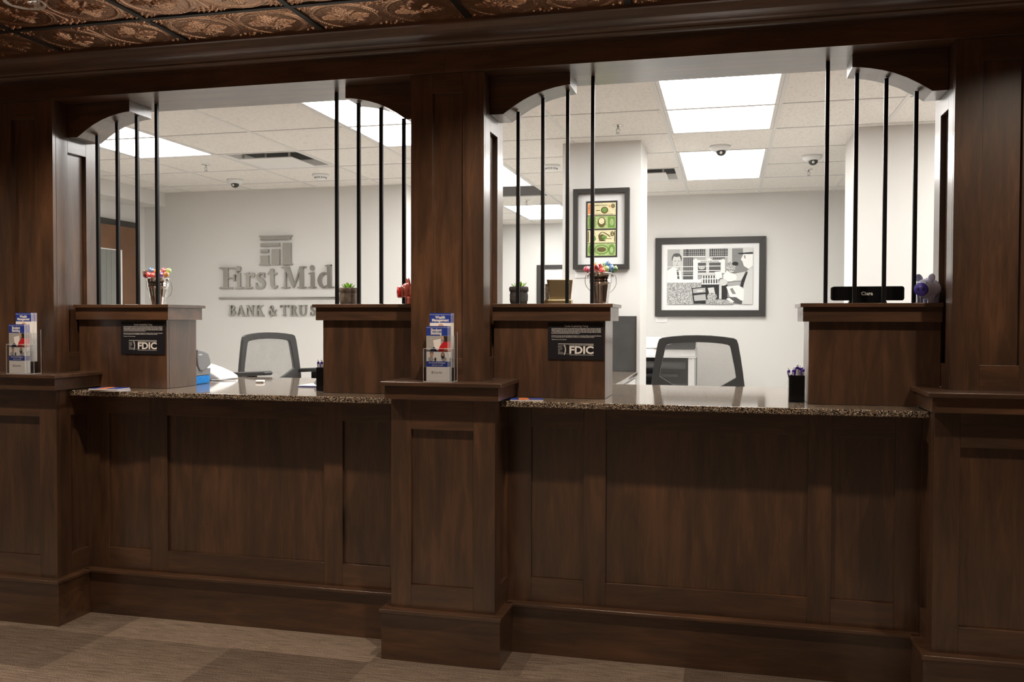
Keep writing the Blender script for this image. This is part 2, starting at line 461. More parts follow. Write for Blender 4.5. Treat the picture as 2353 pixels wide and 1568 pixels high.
# ---- office ceiling: fixtures and vents leave their grid squares open
fixt = []     # (x index, y0, y1, label)
def gx(i): return GX0 + T*i
def gy(j): return GY0 + T*j
FX = [(0, -2, 0, 'long ceiling light panel at the top of the right window, nearest the counter'),
      (0, 0, 1, 'square ceiling light panel, second back from the counter in the right window'),
      (0, 2, 4, 'ceiling light panel behind the round camera, farthest one in the right window'),
      (-3, -2, 0, 'long ceiling light panel cut by the arched bracket left of the centre column'),
      (-3, 0, 1, 'square ceiling light panel just left of the centre column'),
      (-3, 2, 4, 'ceiling light panel ending at the grey ceiling grille, beside the centre column'),
      (-6, -2, 0, 'long ceiling light panel behind the left column bracket, nearer one'),
      (-6, 0, 1, 'square ceiling light panel left of the square vent in the left window'),
      (-3, 6, 8, 'ceiling light panel in the hall, far beyond the banknote frame'),
      (3, -2, 0, 'long unseen ceiling light panel added behind the right column, nearest the counter'),  # unseen column of panels, added to brighten the wood column sides
      (3, 0, 1, 'square unseen ceiling light panel added behind the right column')]
closed = set()
for i, j0, j1, lb in FX:
    for j in range(j0, j1): closed.add((i, j))
VENTS = [(-5, 1), (-1, 3)]
for v in VENTS: closed.add(v)
GR = (-3, 4)
closed.add(GR)
CE = MB(); 
i0, i1, j0, j1 = -9, 6, -2, 9
for i in range(i0, i1):
    for j in range(j0, j1):
        if (i, j) in closed: continue
        x0, x1, y0, y1 = gx(i), gx(i+1), gy(j), gy(j+1)
        CE.add([(x0, y0, CZ), (x1, y0, CZ), (x1, y1, CZ), (x0, y1, CZ)], [(0, 3, 2, 1)])
struct(CE.build('ceiling', 'acoustic', shift=False))
CG = MB()
for i in range(i0, i1+1):
    CG.box(gx(i)-0.011, gx(i)+0.011, gy(j0), gy(j1), CZ-0.004, CZ+0.02)
for j in range(j0, j1+1):
    for i in range(i0, i1):
        x0, x1 = gx(i)+0.011, gx(i+1)-0.011
        if (i, j) in closed and (i, j-1) in closed:
            CG.box(x0, x1, gy(j)-0.006, gy(j)+0.006, CZ-0.003, CZ+0.02)
        else:
            CG.box(x0, x1, gy(j)-0.011, gy(j)+0.011, CZ-0.004, CZ+0.02)
struct(CG.build('trim_2', 'grid_white', shift=False))

for i, a, b, lb in FX:
    x0, x1, y0, y1 = gx(i)+0.012, gx(i+1)-0.012, gy(a)+0.008, gy(b)-0.008
    t = thing('ceiling_light', ((x0+x1)/2, (y0+y1)/2, CZ), lb, 'light', 'office ceiling light panels')
    f = MB()
    f.box(x0, x0+0.020, y0, y1, CZ-0.003, CZ+0.03); f.box(x1-0.020, x1, y0, y1, CZ-0.003, CZ+0.03)
    f.box(x0+0.020, x1-0.020, y0, y0+0.010, CZ-0.003, CZ+0.03); f.box(x0+0.020, x1-0.020, y1-0.010, y1, CZ-0.003, CZ+0.03)
    f.build('light_frame', 'grid_white', t)
    bx(x0+0.020, x1-0.020, y0+0.010, y1-0.010, CZ+0.003, CZ+0.012).build('diffuser', 'lens', t)

vl = ['square ceiling vent with a dropped plate in the left window', 'square ceiling vent with a dropped plate beside the white wall column']
for (i, j), lb in zip(VENTS, vl):
    x0, x1, y0, y1 = gx(i)+0.012, gx(i+1)-0.012, gy(j)+0.012, gy(j+1)-0.012
    t = thing('ceiling_vent', ((x0+x1)/2, (y0+y1)/2, CZ), lb, 'vent', 'square ceiling vents')
    f = MB(); mgn = 0.035
    # sloping throat up to a recessed box
    def ring(mb, a, za, b_, zb):
        A = [(x0+a, y0+a, za), (x1-a, y0+a, za), (x1-a, y1-a, za), (x0+a, y1-a, za)]
        B = [(x0+b_, y0+b_, zb), (x1-b_, y0+b_, zb), (x1-b_, y1-b_, zb), (x0+b_, y1-b_, zb)]
        mb.add(A + B, [(k, (k+1) % 4, (k+1) % 4+4, k+4) for k in range(4)])
    ring(f, 0, CZ-0.002, mgn, CZ+0.004); ring(f, mgn, CZ+0.004, 0.05, CZ+0.05)
    f.build('vent_frame', 'grid_white', t)
    g = MB(); ring(g, 0.05, CZ+0.05, 0.051, CZ+0.11)
    g.add([(x0+0.05, y0+0.05, CZ+0.11), (x1-0.05, y0+0.05, CZ+0.11), (x1-0.05, y1-0.05, CZ+0.11), (x0+0.05, y1-0.05, CZ+0.11)], [(0, 1, 2, 3)])
    g.build('duct_box', 'grille_grey', t)
    bx(x0+0.105, x1-0.105, y0+0.105, y1-0.105, CZ-0.022, CZ-0.014).build('plate', 'white_paint', t, bevel=0.002)
    for sx in (0.2, 0.5, 0.8):
        bx(x0+(x1-x0)*sx-0.008, x0+(x1-x0)*sx+0.008, y0+0.115, y0+0.123, CZ-0.014, CZ+0.11).build('hanger', 'steel', t)
i, j = GR
t = thing('ceiling_grille', (gx(i)+T/2, gy(j)+T/2, CZ), 'flat grey air grille in the hall ceiling beside the light panel', 'grille')
bx(gx(i)+0.012, gx(i+1)-0.012, gy(j)+0.012, gy(j+1)-0.012, CZ+0.004, CZ+0.012).build('grille_panel', 'grille_grey', t)
h = MB()
for k in range(12):
    yy = gy(j)+0.03+k*0.05
    h.box(gx(i)+0.02, gx(i+1)-0.02, yy, yy+0.006, CZ-0.001, CZ+0.004)
h.build('louvre', 'grille_grey', t)

# sprinklers, domes, detectors
def sprinkler(x, y, lb):
    t = thing('sprinkler', (x, y, CZ), lb, 'sprinkler', 'ceiling sprinkler heads')
    MB().lathe([(0.034, 0), (0.034, -0.003), (0.012, -0.009), (0.0, -0.009)], (x, y, CZ), 20).build('escutcheon', 'chrome', t, smooth=True)
    b = MB(); b.tube([(x, y, CZ-0.008), (x, y, CZ-0.022)], 0.006, 8)
    for s_ in (-1, 1):
        b.tube([(x+s_*0.005, y, CZ-0.02), (x+s_*0.012, y, CZ-0.030), (x+s_*0.009, y, CZ-0.042), (x, y, CZ-0.050)], 0.0022, 6)
    b.tube([(x, y, CZ-0.022), (x, y, CZ-0.05)], 0.002, 6)
    b.build('head', 'steel', t)
    MB().lathe([(0.015, 0), (0.015, -0.002), (0, -0.002)], (x, y, CZ-0.05), 14).build('deflector', 'steel', t)
for x, y, lb in ((-0.672, 5.52, 'sprinkler head above the banknote frame in the right window'), (-3.968, 6.18, 'sprinkler head under the left window light panel'),
                 (0.614, 7.45, 'sprinkler head just below the right dome camera'), (-1.98, 8.73, 'small sprinkler head between the hall grille and hall light')):
    sprinkler(x, y, lb)
def dome(x, y, lb):
    t = thing('dome_camera', (x, y, CZ), lb, 'security camera', 'ceiling dome cameras')
    MB().lathe([(0.072, 0), (0.072, -0.012), (0.060, -0.030), (0.038, -0.040), (0.0, -0.040)], (x, y, CZ), 28).build('housing', 'plastic_white', t, smooth=True)
    MB().ball((x+0.006, y-0.012, CZ-0.042), (0.034, 0.034, 0.030), 18).build('lens_dome', 'plastic_dark', t, smooth=True)
    MB().ball((x+0.006, y-0.040, CZ-0.052), 0.011, 10).build('lens', 'chrome', t, smooth=True)
for x, y, lb in ((-0.062, 6.33, 'white dome camera hanging in front of the farthest light panel'), (0.588, 6.85, 'white dome camera right of the farthest light panel'),
                 (-4.152, 6.91, 'white dome camera near the sign wall in the left window')):
    dome(x, y, lb)
def detector(x, y, lb):
    t = thing('smoke_detector', (x, y, CZ), lb, 'smoke detector', 'ceiling smoke detectors')
    MB().lathe([(0.070, 0), (0.070, -0.010), (0.056, -0.022), (0.045, -0.024), (0.045, -0.034), (0.030, -0.044), (0.0, -0.046)], (x, y, CZ), 28).build('housing', 'plastic_white', t, smooth=True)
    b = MB()
    for k in range(14):
        a = 2*math.pi*k/14
        b.tube([(x+0.046*math.cos(a), y+0.046*math.sin(a), CZ-0.025), (x+0.046*math.cos(a), y+0.046*math.sin(a), CZ-0.033)], 0.004, 6)
    b.build('sensor_slots', 'grille_grey', t)
detector(-3.307, 6.82, 'smoke detector in the left window, right of the dome camera')
detector(-1.349, 6.82, 'smoke detector seen between the bars right of the centre column')

# ---- door on the left office wall
d = bx(-5.465, -5.42, 6.25, 7.33, 0, 2.358).build('door_1', 'door_frame'); struct(d)
# opening dressed as frame + leaf + glass
bx(-5.425, -5.405, 6.31, 7.27, 0.01, 2.302).build('door_leaf', 'door_brown', d, bevel=0.002)
bx(-5.407, -5.400, 6.45, 7.062, 0.9, 2.085).build('glazing_frame', 'white_paint', d)
gl = MB()
for k in range(9):
    y = 6.46 + k*0.064
    gl.box(-5.402, -5.396, y, y+0.060, 0.91, 2.075)
gl.build('door_glass', 'blind_grey', d)
for z0 in (2.042, 0.3):
    MB().tube([(-5.405, 7.285, z0), (-5.405, 7.285, z0+0.13)], 0.011, 8).box(-5.42, -5.402, 7.25, 7.30, z0+0.004, z0+0.126).build('hinge', 'steel', d)

# ------------------------------------------------------------------ lobby copper ceiling
TL = 0.652
LX0, LY0 = -2.345, 3.218
NG = 150
_bl = [(0.05, 0.05, 0.030), (0.12, 0.03, 0.024), (0.03, 0.12, 0.024), (0.11, 0.10, 0.026), (0.18, 0.07, 0.020), (0.07, 0.18, 0.020), (0.16, 0.15, 0.018)]
def hgt(u, v):
    """pressed pattern of one copper tile, metres"""
    h = 0.0
    U, V = (u*2) % 1.0, (v*2) % 1.0
    x, y = U-0.5, V-0.5
    r = math.hypot(x, y); th = math.atan2(y, x)
    rr = abs(r-0.415)
    if rr < 0.026: h += 0.0040*(1-(rr/0.026)**2)*(0.7+0.3*math.sin(th*72+r*60))
    if abs(r-0.455) < 0.012: h += 0.0022
    if r < 0.385:
        h += 0.0009*(1 if math.sin(x*150+2.2*math.sin(y*170)) > 0 else 0)
        q = (th+math.pi/4) % (math.pi/2)-math.pi/4          # four leaf sprays
        al, ac = r*math.cos(q), r*math.sin(q)
        if al < 0.33:
            w = 0.105*math.sin(math.pi*min(1, al/0.33))**0.7*(0.72+0.28*abs(math.sin(al*38)))
            if abs(ac) < w:
                h += 0.0062*(1-(abs(ac)/w)**2)**0.5*(0.6+0.4*math.cos(ac*150+al*30))
        q2 = th % (math.pi/2)-math.pi/4
        al, ac = r*math.cos(q2), r*math.sin(q2)
        if 0.05 < al < 0.26:
            w = 0.035*math.sin(math.pi*(al-0.05)/0.21)
            if abs(ac) < w: h += 0.0045*(1-(abs(ac)/w)**2)
        if r < 0.045: h += 0.006*(1-(r/0.045)**2)
    a_, b_ = 0.5-abs(x), 0.5-abs(y)
    if r > 0.465:
        for p, q3, rd in _bl:
            d2 = math.hypot(a_-p, b_-q3)
            if d2 < rd: h += 0.0060*(1-(d2/rd)**2)
        if a_ < 0.20 and b_ < 0.008 or b_ < 0.20 and a_ < 0.008: h += 0.002
    e_ = min(U, 1-U, V, 1-V)
    if e_ < 0.012 and min(u, 1-u, v, 1-v) > 0.04: h += 0.0030*(1-e_/0.012)
    if min(u, 1-u, v, 1-v) < 0.02: h = -0.002
    return h*1.25
tm = MB()
for a in range(NG+1):
    for b in range(NG+1):
        u, v = a/NG, b/NG
        tm.v.append(((u-0.5)*(TL-0.014), (v-0.5)*(TL-0.014), -hgt(u, v)))
for a in range(NG):
    for b in range(NG):
        k = a*(NG+1)+b
        tm.face((k, k+1, k+NG+2, k+NG+1))
CL = MB()
x_lo, x_hi, y_lo, y_hi = -6, 7, -11, 1
for i in range(x_lo, x_hi+1):
    xx = LX0+i*TL
    if -6.2 < xx < 4.8: CL.box(xx-0.012, xx+0.012, -4.9, 3.62, LZ-0.006, LZ+0.02)
for j in range(y_lo, y_hi+1):
    yy = LY0+j*TL
    if -4.9 < yy < 3.62: CL.box(-6.2, 4.8, yy-0.012, yy+0.012, LZ-0.0065, LZ+0.02)
cg = CL.build('trim_3', 'tbar_black', shift=False); struct(cg)
lc = bx(-6.25, 4.85, -4.95, 3.64, LZ+0.012, LZ+0.02).build('ceiling', 'copper', shift=False); struct(lc)
t0 = None
for i in range(-4, 6):
    for j in (-1, 0):
        cxx, cyy = LX0+(i+0.5)*TL, LY0+(j+0.5)*TL
        if t0 is None:
            t0 = tm.build('ceiling_tile', 'copper', None, smooth=True, shift=False); o = t0
        else:
            o = t0.copy(); COL.objects.link(o)
        o.parent = lc; o.location = (cxx, cyy, LZ-0.0)
        o.rotation_euler.z = (i*3+j) % 4 * math.pi/2

# downlights in the lobby ceiling
def downlight(x, y, lb, w, cone=140, blend=0.85):
    t = thing('downlight', (x, y, LZ), lb, 'light', 'lobby ceiling downlights')
    MB().lathe([(0.058, 0.004), (0.070, -0.006), (0.074, -0.008), (0.076, -0.003), (0.076, 0.004)], (x, y, LZ), 36, cap=False).build('trim_ring', 'white_paint', t, smooth=True)
    MB().lathe([(0.058, -0.002), (0.050, 0.008), (0.0, 0.008)], (x, y, LZ), 28).build('reflector', 'chrome', t, smooth=True)
    l = bpy.data.lights.new('downlight_lamp', 'SPOT'); l.energy = w; l.color = SPOT_COL
    l.spot_size = R(cone); l.spot_blend = blend; l.shadow_soft_size = 0.03
    lo = bpy.data.objects.new('downlight_lamp', l); COL.objects.link(lo); lo.parent = t; lo.location = (0, 0, -0.03)
LWT = (0.8, 1.0, 1.0, 0.62, 0.25)
LX = (-4.63, -2.68, -0.73, 1.22, 3.17)
nm = ('far left', 'left', 'centre', 'right', 'far right')
for k, x in enumerate(LX):
    downlight(x, 2.94, 'round recessed downlight in the copper ceiling, %s of the row nearest the counter' % nm[k], SPOT_W*LWT[k])
    for j, y in enumerate((0.95, -1.3, -3.4)):  # unseen rear rows, added as general light for lobby floor and copper
        downlight(x, y, 'unseen downlight added behind the viewer, %s of the %s row from the counter' % (nm[k], ('second', 'third', 'fourth')[j]), SPOT_W*(1.3, 1.5, 1.5)[j]*LWT[k], (101, 86, 86)[j], (0.35, 0.85, 0.85)[j])

# ------------------------------------------------------------------ header and crown
hb = bx(-6.3, -1.186, 3.64, 3.99, 2.51, LZ+0.10).build('trim_4', WX, bevel=0.001); struct(hb)
hb = bx(-1.1855, 4.9, 3.64, 3.99, 2.51, LZ+0.10).build('trim_4', WX, bevel=0.001); struct(hb)
prof = [(3.64, 2.592), (3.622, 2.592), (3.621, 2.598), (3.612, 2.600), (3.604, 2.604), (3.598, 2.611), (3.596, 2.618), (3.592, 2.624),
        (3.584, 2.629), (3.572, 2.633), (3.558, 2.638), (3.545, 2.645), (3.533, 2.654), (3.524, 2.664), (3.518, 2.672), (3.505, 2.674), (3.503, 2.686), (3.503, 2.70), (3.64, 2.70)]
struct(MB().prism(prof, 'x', -6.25, 4.85).build('trim_5', WX))
soff = bx(-6.3, 4.9, 3.96, 4.00, 2.60, 2.80).build('trim_6', 'wall_office'); struct(soff)

# ------------------------------------------------------------------ piers and columns
def board(name, par, box, mat, bev=0.0012):
    return bx(*box).build(name, mat, par, bevel=bev)
def pier(px0, px1, cx0, cx1, pl0, pl1, label_a, label_b, sides):
    """lower pedestal and upper column"""
    xc = (px0+px1)/2
    t = thing('pedestal', (xc, 3.75, 0), label_a, 'pedestal', 'panelled counter pedestals')
    b0, b1 = px0-0.034, px1+0.030
    board('plinth', t, (b0, b1, 3.52, 3.735, 0, 0.202), WX)
    pl = MB(); pl.box(b0-0.008, b1+0.008, 3.505, 3.735, 0.200, 0.218); pl.build('plinth_lip', WX, t, bevel=0.004)
    board('core', t, (px0+0.018, px1-0.018, 3.568, 3.84, 0.205, 1.12), WZ)
    zl, zh = 0.318, 0.986
    a, b = px0+0.090, px1-0.094
    F = (3.55, 3.572)
    board('stile', t, (px0, a, *F, 0.216, 1.118), WZ); board('stile', t, (b, px1, *F, 0.216, 1.118), WZ)
    board('rail', t, (a, b, *F, zh, 1.118), WX); board('rail', t, (a, b, *F, 0.216, zl), WX)
    board('panel', t, (a-0.005, b+0.005, 3.565, 3.571, zl-0.005, zh+0.005), WZ, 0)
    for s_ in sides:
        X0, X1 = (px0, px0+0.020) if s_ < 0 else (px1-0.020, px1)
        board('stile', t, (X0, X1, 3.573, 3.646, 0.216, 1.118), WZ); board('stile', t, (X0, X1, 3.7655, 3.84, 0.216, 1.118), WZ)
        board('rail', t, (X0, X1, 3.646, 3.765, zh, 1.118), WY); board('rail', t, (X0, X1, 3.646, 3.765, 0.216, zl), WY)
    ap = MB(); ap.box(px0-0.016, px1+0.023, 3.515, 3.824, 1.115, 1.172); ap.build('cap_apron', WX, t, bevel=0.0012)
    cp = MB(); cp.box(px0-0.031, px1+0.037, 3.50, 3.824, 1.172, 1.1895); cp.build('cap', WX, t, bevel=0.003)
    # upper column
    c = thing('column', ((cx0+cx1)/2, 3.80, 1.1895), label_b, 'column', 'panelled upper columns')
    zb, zt = 1.1895, 2.51
    F = (3.655, 3.677)
    board('core', c, (cx0+0.021, cx1-0.021, 3.673, 3.965, zb, zt), WZ, 0)
    board('stile', c, (cx0, pl0, *F, zb, zt), WZ); board('stile', c, (pl1, cx1, *F, zb, zt), WZ)
    board('rail', c, (pl0, pl1, *F, 2.425, zt), WX); board('rail', c, (pl0, pl1, *F, zb, 1.285), WX)
    board('panel', c, (pl0-0.004, pl1+0.004, 3.6715, 3.6755, 1.28, 2.43), WZ, 0)
    for s_ in (-1, 1):
        X0, X1 = (cx0, cx0+0.022) if s_ < 0 else (cx1-0.022, cx1)
        board('stile', c, (X0, X1, 3.678, 3.757, zb, zt), WZ); board('stile', c, (X0, X1, 3.885, 3.985, zb, zt), WZ)
        board('rail', c, (X0, X1, 3.757, 3.885, 2.274, zt), WY); board('rail', c, (X0, X1, 3.757, 3.885, zb, 1.285), WY)
    board('back_board', c, (cx0+0.022, cx1-0.022, 3.965, 3.985, zb, zt), WZ)
    return t, c
pier(-3.541, -3.081, -3.51, -3.18, -3.42, -3.279, 'dark wood panelled pedestal at the left edge, under the left brochure holder', 'dark wood panelled column rising beside the left window, left edge', (1,))
pier(-1.396, -0.936, -1.345, -1.016, -1.245, -1.111, 'dark wood panelled pedestal standing between the two counters', 'dark wood panelled column between the two teller windows', (-1, 1))
pier(0.745, 1.205, 0.8235, 1.153, 0.921, 1.056, 'dark wood panelled pedestal at the right edge of the photo', 'dark wood panelled column at the right edge beside the blue piggy bank', (-1,))

# unseen filler added behind each pedestal to stop light leaks between the counters
for k, (a, b) in enumerate(((-3.541, -3.082), (-1.395, -0.937), (0.746, 1.205))):
    struct(bx(a, b, 3.842, 3.99, 0, 1.105).build('trim_%d' % (7+k), WZ))
# ------------------------------------------------------------------ counters
def counter(x0, x1, ops, lb):
    t = thing('counter_front', ((x0+x1)/2, 3.8, 0), lb, 'counter', 'panelled counter fronts')
    board('baseboard', t, (x0, x1, 3.735, 3.785, 0, 0.203), WX)
    bx(x0, x1, 3.719, 3.785, 0.202, 0.218).build('base_lip', WX, t, bevel=0.004)
    F = (3.765, 3.787); zl, zh = 0.323, 0.985
    board('core', t, (x0, x1, 3.786, 3.82, 0.0, 1.082), WZ, 0)
    edges = [x0] + [e for o in ops for e in o] + [x1]
    for k in range(0, len(edges), 2): board('stile', t, (edges[k], edges[k+1], *F, 0.217, 1.082), WZ)
    for a, b in ops:
        board('rail', t, (a, b, *F, zh, 1.082), WX); board('rail', t, (a, b, *F, 0.217, zl), WX)
        board('panel', t, (a-0.004, b+0.004, 3.779, 3.785, zl-0.004, zh+0.004), WZ, 0)
    # teller side: carcass
    board('carcass', t, (x0, x1, 3.82, 4.30, 0.0, 1.082), 'white_paint', 0)
counter(-3.081, -1.396, [(-2.964, -2.730), (-2.636, -1.811), (-1.719, -1.485)], 'dark wood counter front with three recessed panels, under the left window')
counter(-0.936, 0.745, [(-0.829, -0.598), (-0.503, 0.321), (0.412, 0.650)], 'dark wood counter front with three recessed panels, under the right window')
def slab(x0, x1, y0, y1, lb):
    o = bx(x0, x1, y0, y1, 1.082, 1.108).build('granite_countertop', 'granite', bevel=0.005, seg=3)
    return tag(o, lb, 'countertop', 'speckled granite countertops')
slab(-3.081, -1.396, 3.63, 4.755, 'polished speckled granite countertop under the left window')
slab(-0.936, 0.745, 3.63, 4.755, 'polished speckled granite countertop under the right window')
slab(-1.16, -0.585, 4.757, 5.99, 'granite side countertop running back to the charcoal panel')
t = thing('side_cabinet', (-0.87, 5.4, 0), 'white cabinet under the granite side countertop behind the right counter', 'cabinet')
board('carcass', t, (-1.14, -0.62, 4.80, 5.99, 0.0, 1.081), 'white_paint')
board('door', t, (-0.618, -0.602, 4.84, 5.40, 0.1, 1.06), 'white_paint', 0.002); board('door', t, (-0.618, -0.602, 5.41, 5.97, 0.1, 1.06), 'white_paint', 0.002)
t = thing('privacy_panel', (-0.85, 6.0, 1.109), 'charcoal upright panel at the far end of the granite side countertop', 'panel')
board('board', t, (-1.13, -0.600, 5.955, 5.985, 1.109, 1.480), 'charcoal', 0.001)
board('edge_strip', t, (-0.600, -0.594, 5.950, 5.988, 1.109, 1.480), WZ, 0)

# ledge boxes
def ledge(side, xin, xout, lb):
    """xin = column face, xout = free end of the box; side +1 when the free end is to the right"""
    s_ = side
    def XX(a, b): return (a, b) if a < b else (b, a)
    t = thing('ledge_box', ((xin+xout)/2, 3.96, 1.108), lb, 'ledge', 'raised ledge boxes on the counters')
    a, b = XX(xin, xout)
    board('front_board', t, (a, b, 3.825, 3.845, 1.109, 1.450), WZ)
    e0, e1 = XX(xout, xout-s_*0.02)
    board('end_board', t, (e0, e1, 3.846, 4.075, 1.109, 1.450), WZ)
    r0, r1 = XX(xin, xout-s_*0.021)
    board('back_board', t, (r0, r1, 4.055, 4.075, 1.109, 1.450), WZ)
    a, b = XX(xin, xout+s_*0.0255)
    board('apron', t, (a, b, 3.80, 4.09, 1.4475, 1.507), WX)
    a, b = XX(xin, xout+s_*0.0365)
    bx(a, b, 3.785, 4.104, 1.507, 1.5225).build('ledge_top', WX, t, bevel=0.001)
    return t
ledge(1, -3.179, -2.6775, 'raised wood ledge box on the left counter beside the left column, with black sign')
ledge(-1, -1.346, -1.843, 'raised wood ledge box on the left counter beside the centre column')
ledge(1, -1.015, -0.516, 'raised wood ledge box on the right counter beside the centre column, with black sign')
ledge(-1, 0.8225, 0.3227, 'raised wood ledge box on the right counter beside the right column')

# arched brackets
def bracket(s_, xw, lb):
    pts = [(0, 2.347), (0.057, 2.3465)]
    P0, P1, P2 = (0.057, 2.3465), (0.175, 2.432), (0.352, 2.4565)
    ks = [(0.105, 2.3785), (0.150, 2.4045), (0.195, 2.4240), (0.240, 2.4385), (0.285, 2.4490), (0.320, 2.4545), (0.352, 2.4575)]
    pts += ks + [(0.352, 2.51), (0, 2.51)]
    o = MB().prism([(xw+s_*a, b) for a, b in pts], 'y', 3.756, 3.928).build('arched_bracket', WX, bevel=0.0015)
    return tag(o, lb, 'bracket', 'arched wooden brackets under the header')
bracket(1, -3.179, 'arched wood bracket against the left column under the header')
bracket(-1, -1.346, 'arched wood bracket on the left side of the centre column')
bracket(1, -1.015, 'arched wood bracket on the right side of the centre column')
bracket(-1, 0.8225, 'arched wood bracket against the right column under the header')

# bars
def arch_z(t):
    ks = [(0, 2.347), (0.057, 2.3465), (0.105, 2.3785), (0.150, 2.4045), (0.195, 2.4240), (0.240, 2.4385), (0.285, 2.4490), (0.320, 2.4545), (0.352, 2.4575)]
    for (a, b), (c, d_) in zip(ks, ks[1:]):
        if a <= t <= c: return b+(d_-b)*(t-a)/(c-a)
    return 2.51
ordn = ('first', 'second', 'third', 'fourth')
groups = [((-3.078, -2.963, -2.8506, -2.7391), -3.18, 1, 'the left column', 'left window'),
          ((-1.4484, -1.5593, -1.6709, -1.7811), -1.345, -1, 'the centre column', 'left window'),
          ((-0.9103, -0.7984, -0.6879, -0.5776), -1.016, 1, 'the centre column', 'right window'),
          ((0.7241, 0.6112, 0.4998, 0.3877), 0.8235, -1, 'the right column', 'right window')]
for xs, xw, s_, wh, win in groups:
    for k, x in enumerate(xs):
        w = 0.0078
        zt = arch_z(abs(x-xw)-w)
        if abs(x-xw) > 0.352: zt = 2.512
        z2 = min(zt, arch_z(abs(x-xw)-w)) if abs(x-xw) <= 0.352 else 2.5095
        o = bx(x-w, x+w, 3.845-w, 3.845+w, 1.5228, z2+0.0).build('window_bar', 'bar_black', bevel=0.0015)
        tag(o, 'black square metal bar in the %s, %s one out from %s' % (win, ordn[k], wh), 'bar', 'black bars across the teller windows')

# ------------------------------------------------------------------ policy signs
PT = ["Our general policy is to allow you to withdraw funds deposited in your account on the first",
      "business day after the day we receive your deposit. Funds from electronic direct deposits",
      "will be available on the day we receive the deposit. In some cases, we may delay your ability",
      "to withdraw funds beyond the first business day. Then, the funds will generally be available",
      "by the second business day after the day of deposit.", "",
      "As much as we try, we do not always recognize our customers. Please, do not feel offended",
      "if we occasionally ask for identification or ask you to re-endorse your checks.", "",
      "Thank you for your business."]
def policy(x0, x1, z0, z1, lb):
    t = thing('policy_sign', ((x0+x1)/2, 3.822, z0), lb, 'sign', 'black policy signs on the ledge boxes')
    y = 3.819
    bx(x0, x1, y, 3.8245, z0, z1).build('plaque', 'plaque', t, bevel=0.0008)
    w, h = x1-x0, z1-z0; ys = y-0.0003
    b = MB(); text_on(b, 'Funds Availability Policy', (x0+x1)/2+0.003, ys, z1-0.0175, 0.0112, bold=0.0002, sx=0.98); b.build('heading', 'letter_white', t)
    b = MB()
    for k, ln in enumerate(PT):
        if not ln: continue
        vs, fs = text_geo(ln, 0.0062, 'LEFT')
        wd_ = max(v[0] for v in vs); tgt = w*0.885 if len(ln) > 85 else w*0.885*len(ln)/91
        text_on(b, ln, x0+w*0.065, ys, z1-0.0265-k*0.00535, 0.0054, 'LEFT', 0.00004, sx=tgt/(wd_*0.0054/0.0062))
    b.build('small_print', 'letter_white', t)
    # emblem
    b = MB(); ex0, ex1 = x0+w*0.185, x0+w*0.82; ez0, ez1 = z0+h*0.10, z0+h*0.42
    def fit(body, zz, size, bold):
        vs, fs = text_geo(body, size, 'LEFT', bold)
        xa, xb = min(v[0] for v in vs), max(v[0] for v in vs)
        text_on(b, body, x0+w*0.39-xa*w*0.43/(xb-xa), ys, zz, size, 'LEFT', bold, sx=w*0.43/(xb-xa))
    fit('FDIC', z0+h*0.160, h*0.285, 0.0014)
    fit('Each depositor insured to at least $250,000', ez1-0.0072, 0.0050, 0.00005)
    fit('Federal Deposit Insurance Corporation', z0+h*0.115, 0.0050, 0.00005)
    b.box(ex0, ex1, ys-0.0003, ys+0.0003, ez1-0.001, ez1+0.001)
    b.box(ex0, x0+w*0.33, ys-0.0003, ys+0.0003, ez1-0.0075, ez1-0.0070); b.box(ex0, x0+w*0.38, ys-0.0003, ys+0.0003, z0+h*0.148, z0+h*0.148+0.0006)
    for k, ln in enumerate(('Backed by', 'the full faith', 'and credit', 'of the', 'United States', 'Government')):
        text_on(b, ln, ex0, ys, ez1-0.0135-k*0.0062, 0.0046, 'LEFT', sx=0.9)
    cxm, czm = x0+w*0.285, z0+h*0.26
    for ra, rb in ((0.0245, 0.0268), (0.0290, 0.0310)):
        vs = []; nn = 14
        for k in range(nn+1):
            a = R(-48+96*k/nn)
            for rr_ in (ra, rb):
                vs.append((cxm-0.0125+rr_*math.cos(a)*0.75, ys-0.0003, czm+rr_*math.sin(a)*1.02))
        b.add(vs, [(2*k, 2*k+1, 2*k+3, 2*k+2) for k in range(nn)])
    for k in range(13):
        a = R(-44+88*k/12); q = 0.0279
        px_, pz_ = cxm-0.0125+q*math.cos(a)*0.75, czm+q*math.sin(a)*1.02
        b.box(px_-0.0004, px_+0.0004, ys-0.0003, ys+0.0003, pz_-0.0004, pz_+0.0004)
    b.build('insurer_emblem', 'letter_white', t)
policy(-2.932, -2.684, 1.278, 1.4385, 'black policy sign on the left counter ledge box, left window')
policy(-0.768, -0.522, 1.280, 1.4395, 'black policy sign on the right counter ledge box, next to the centre column')

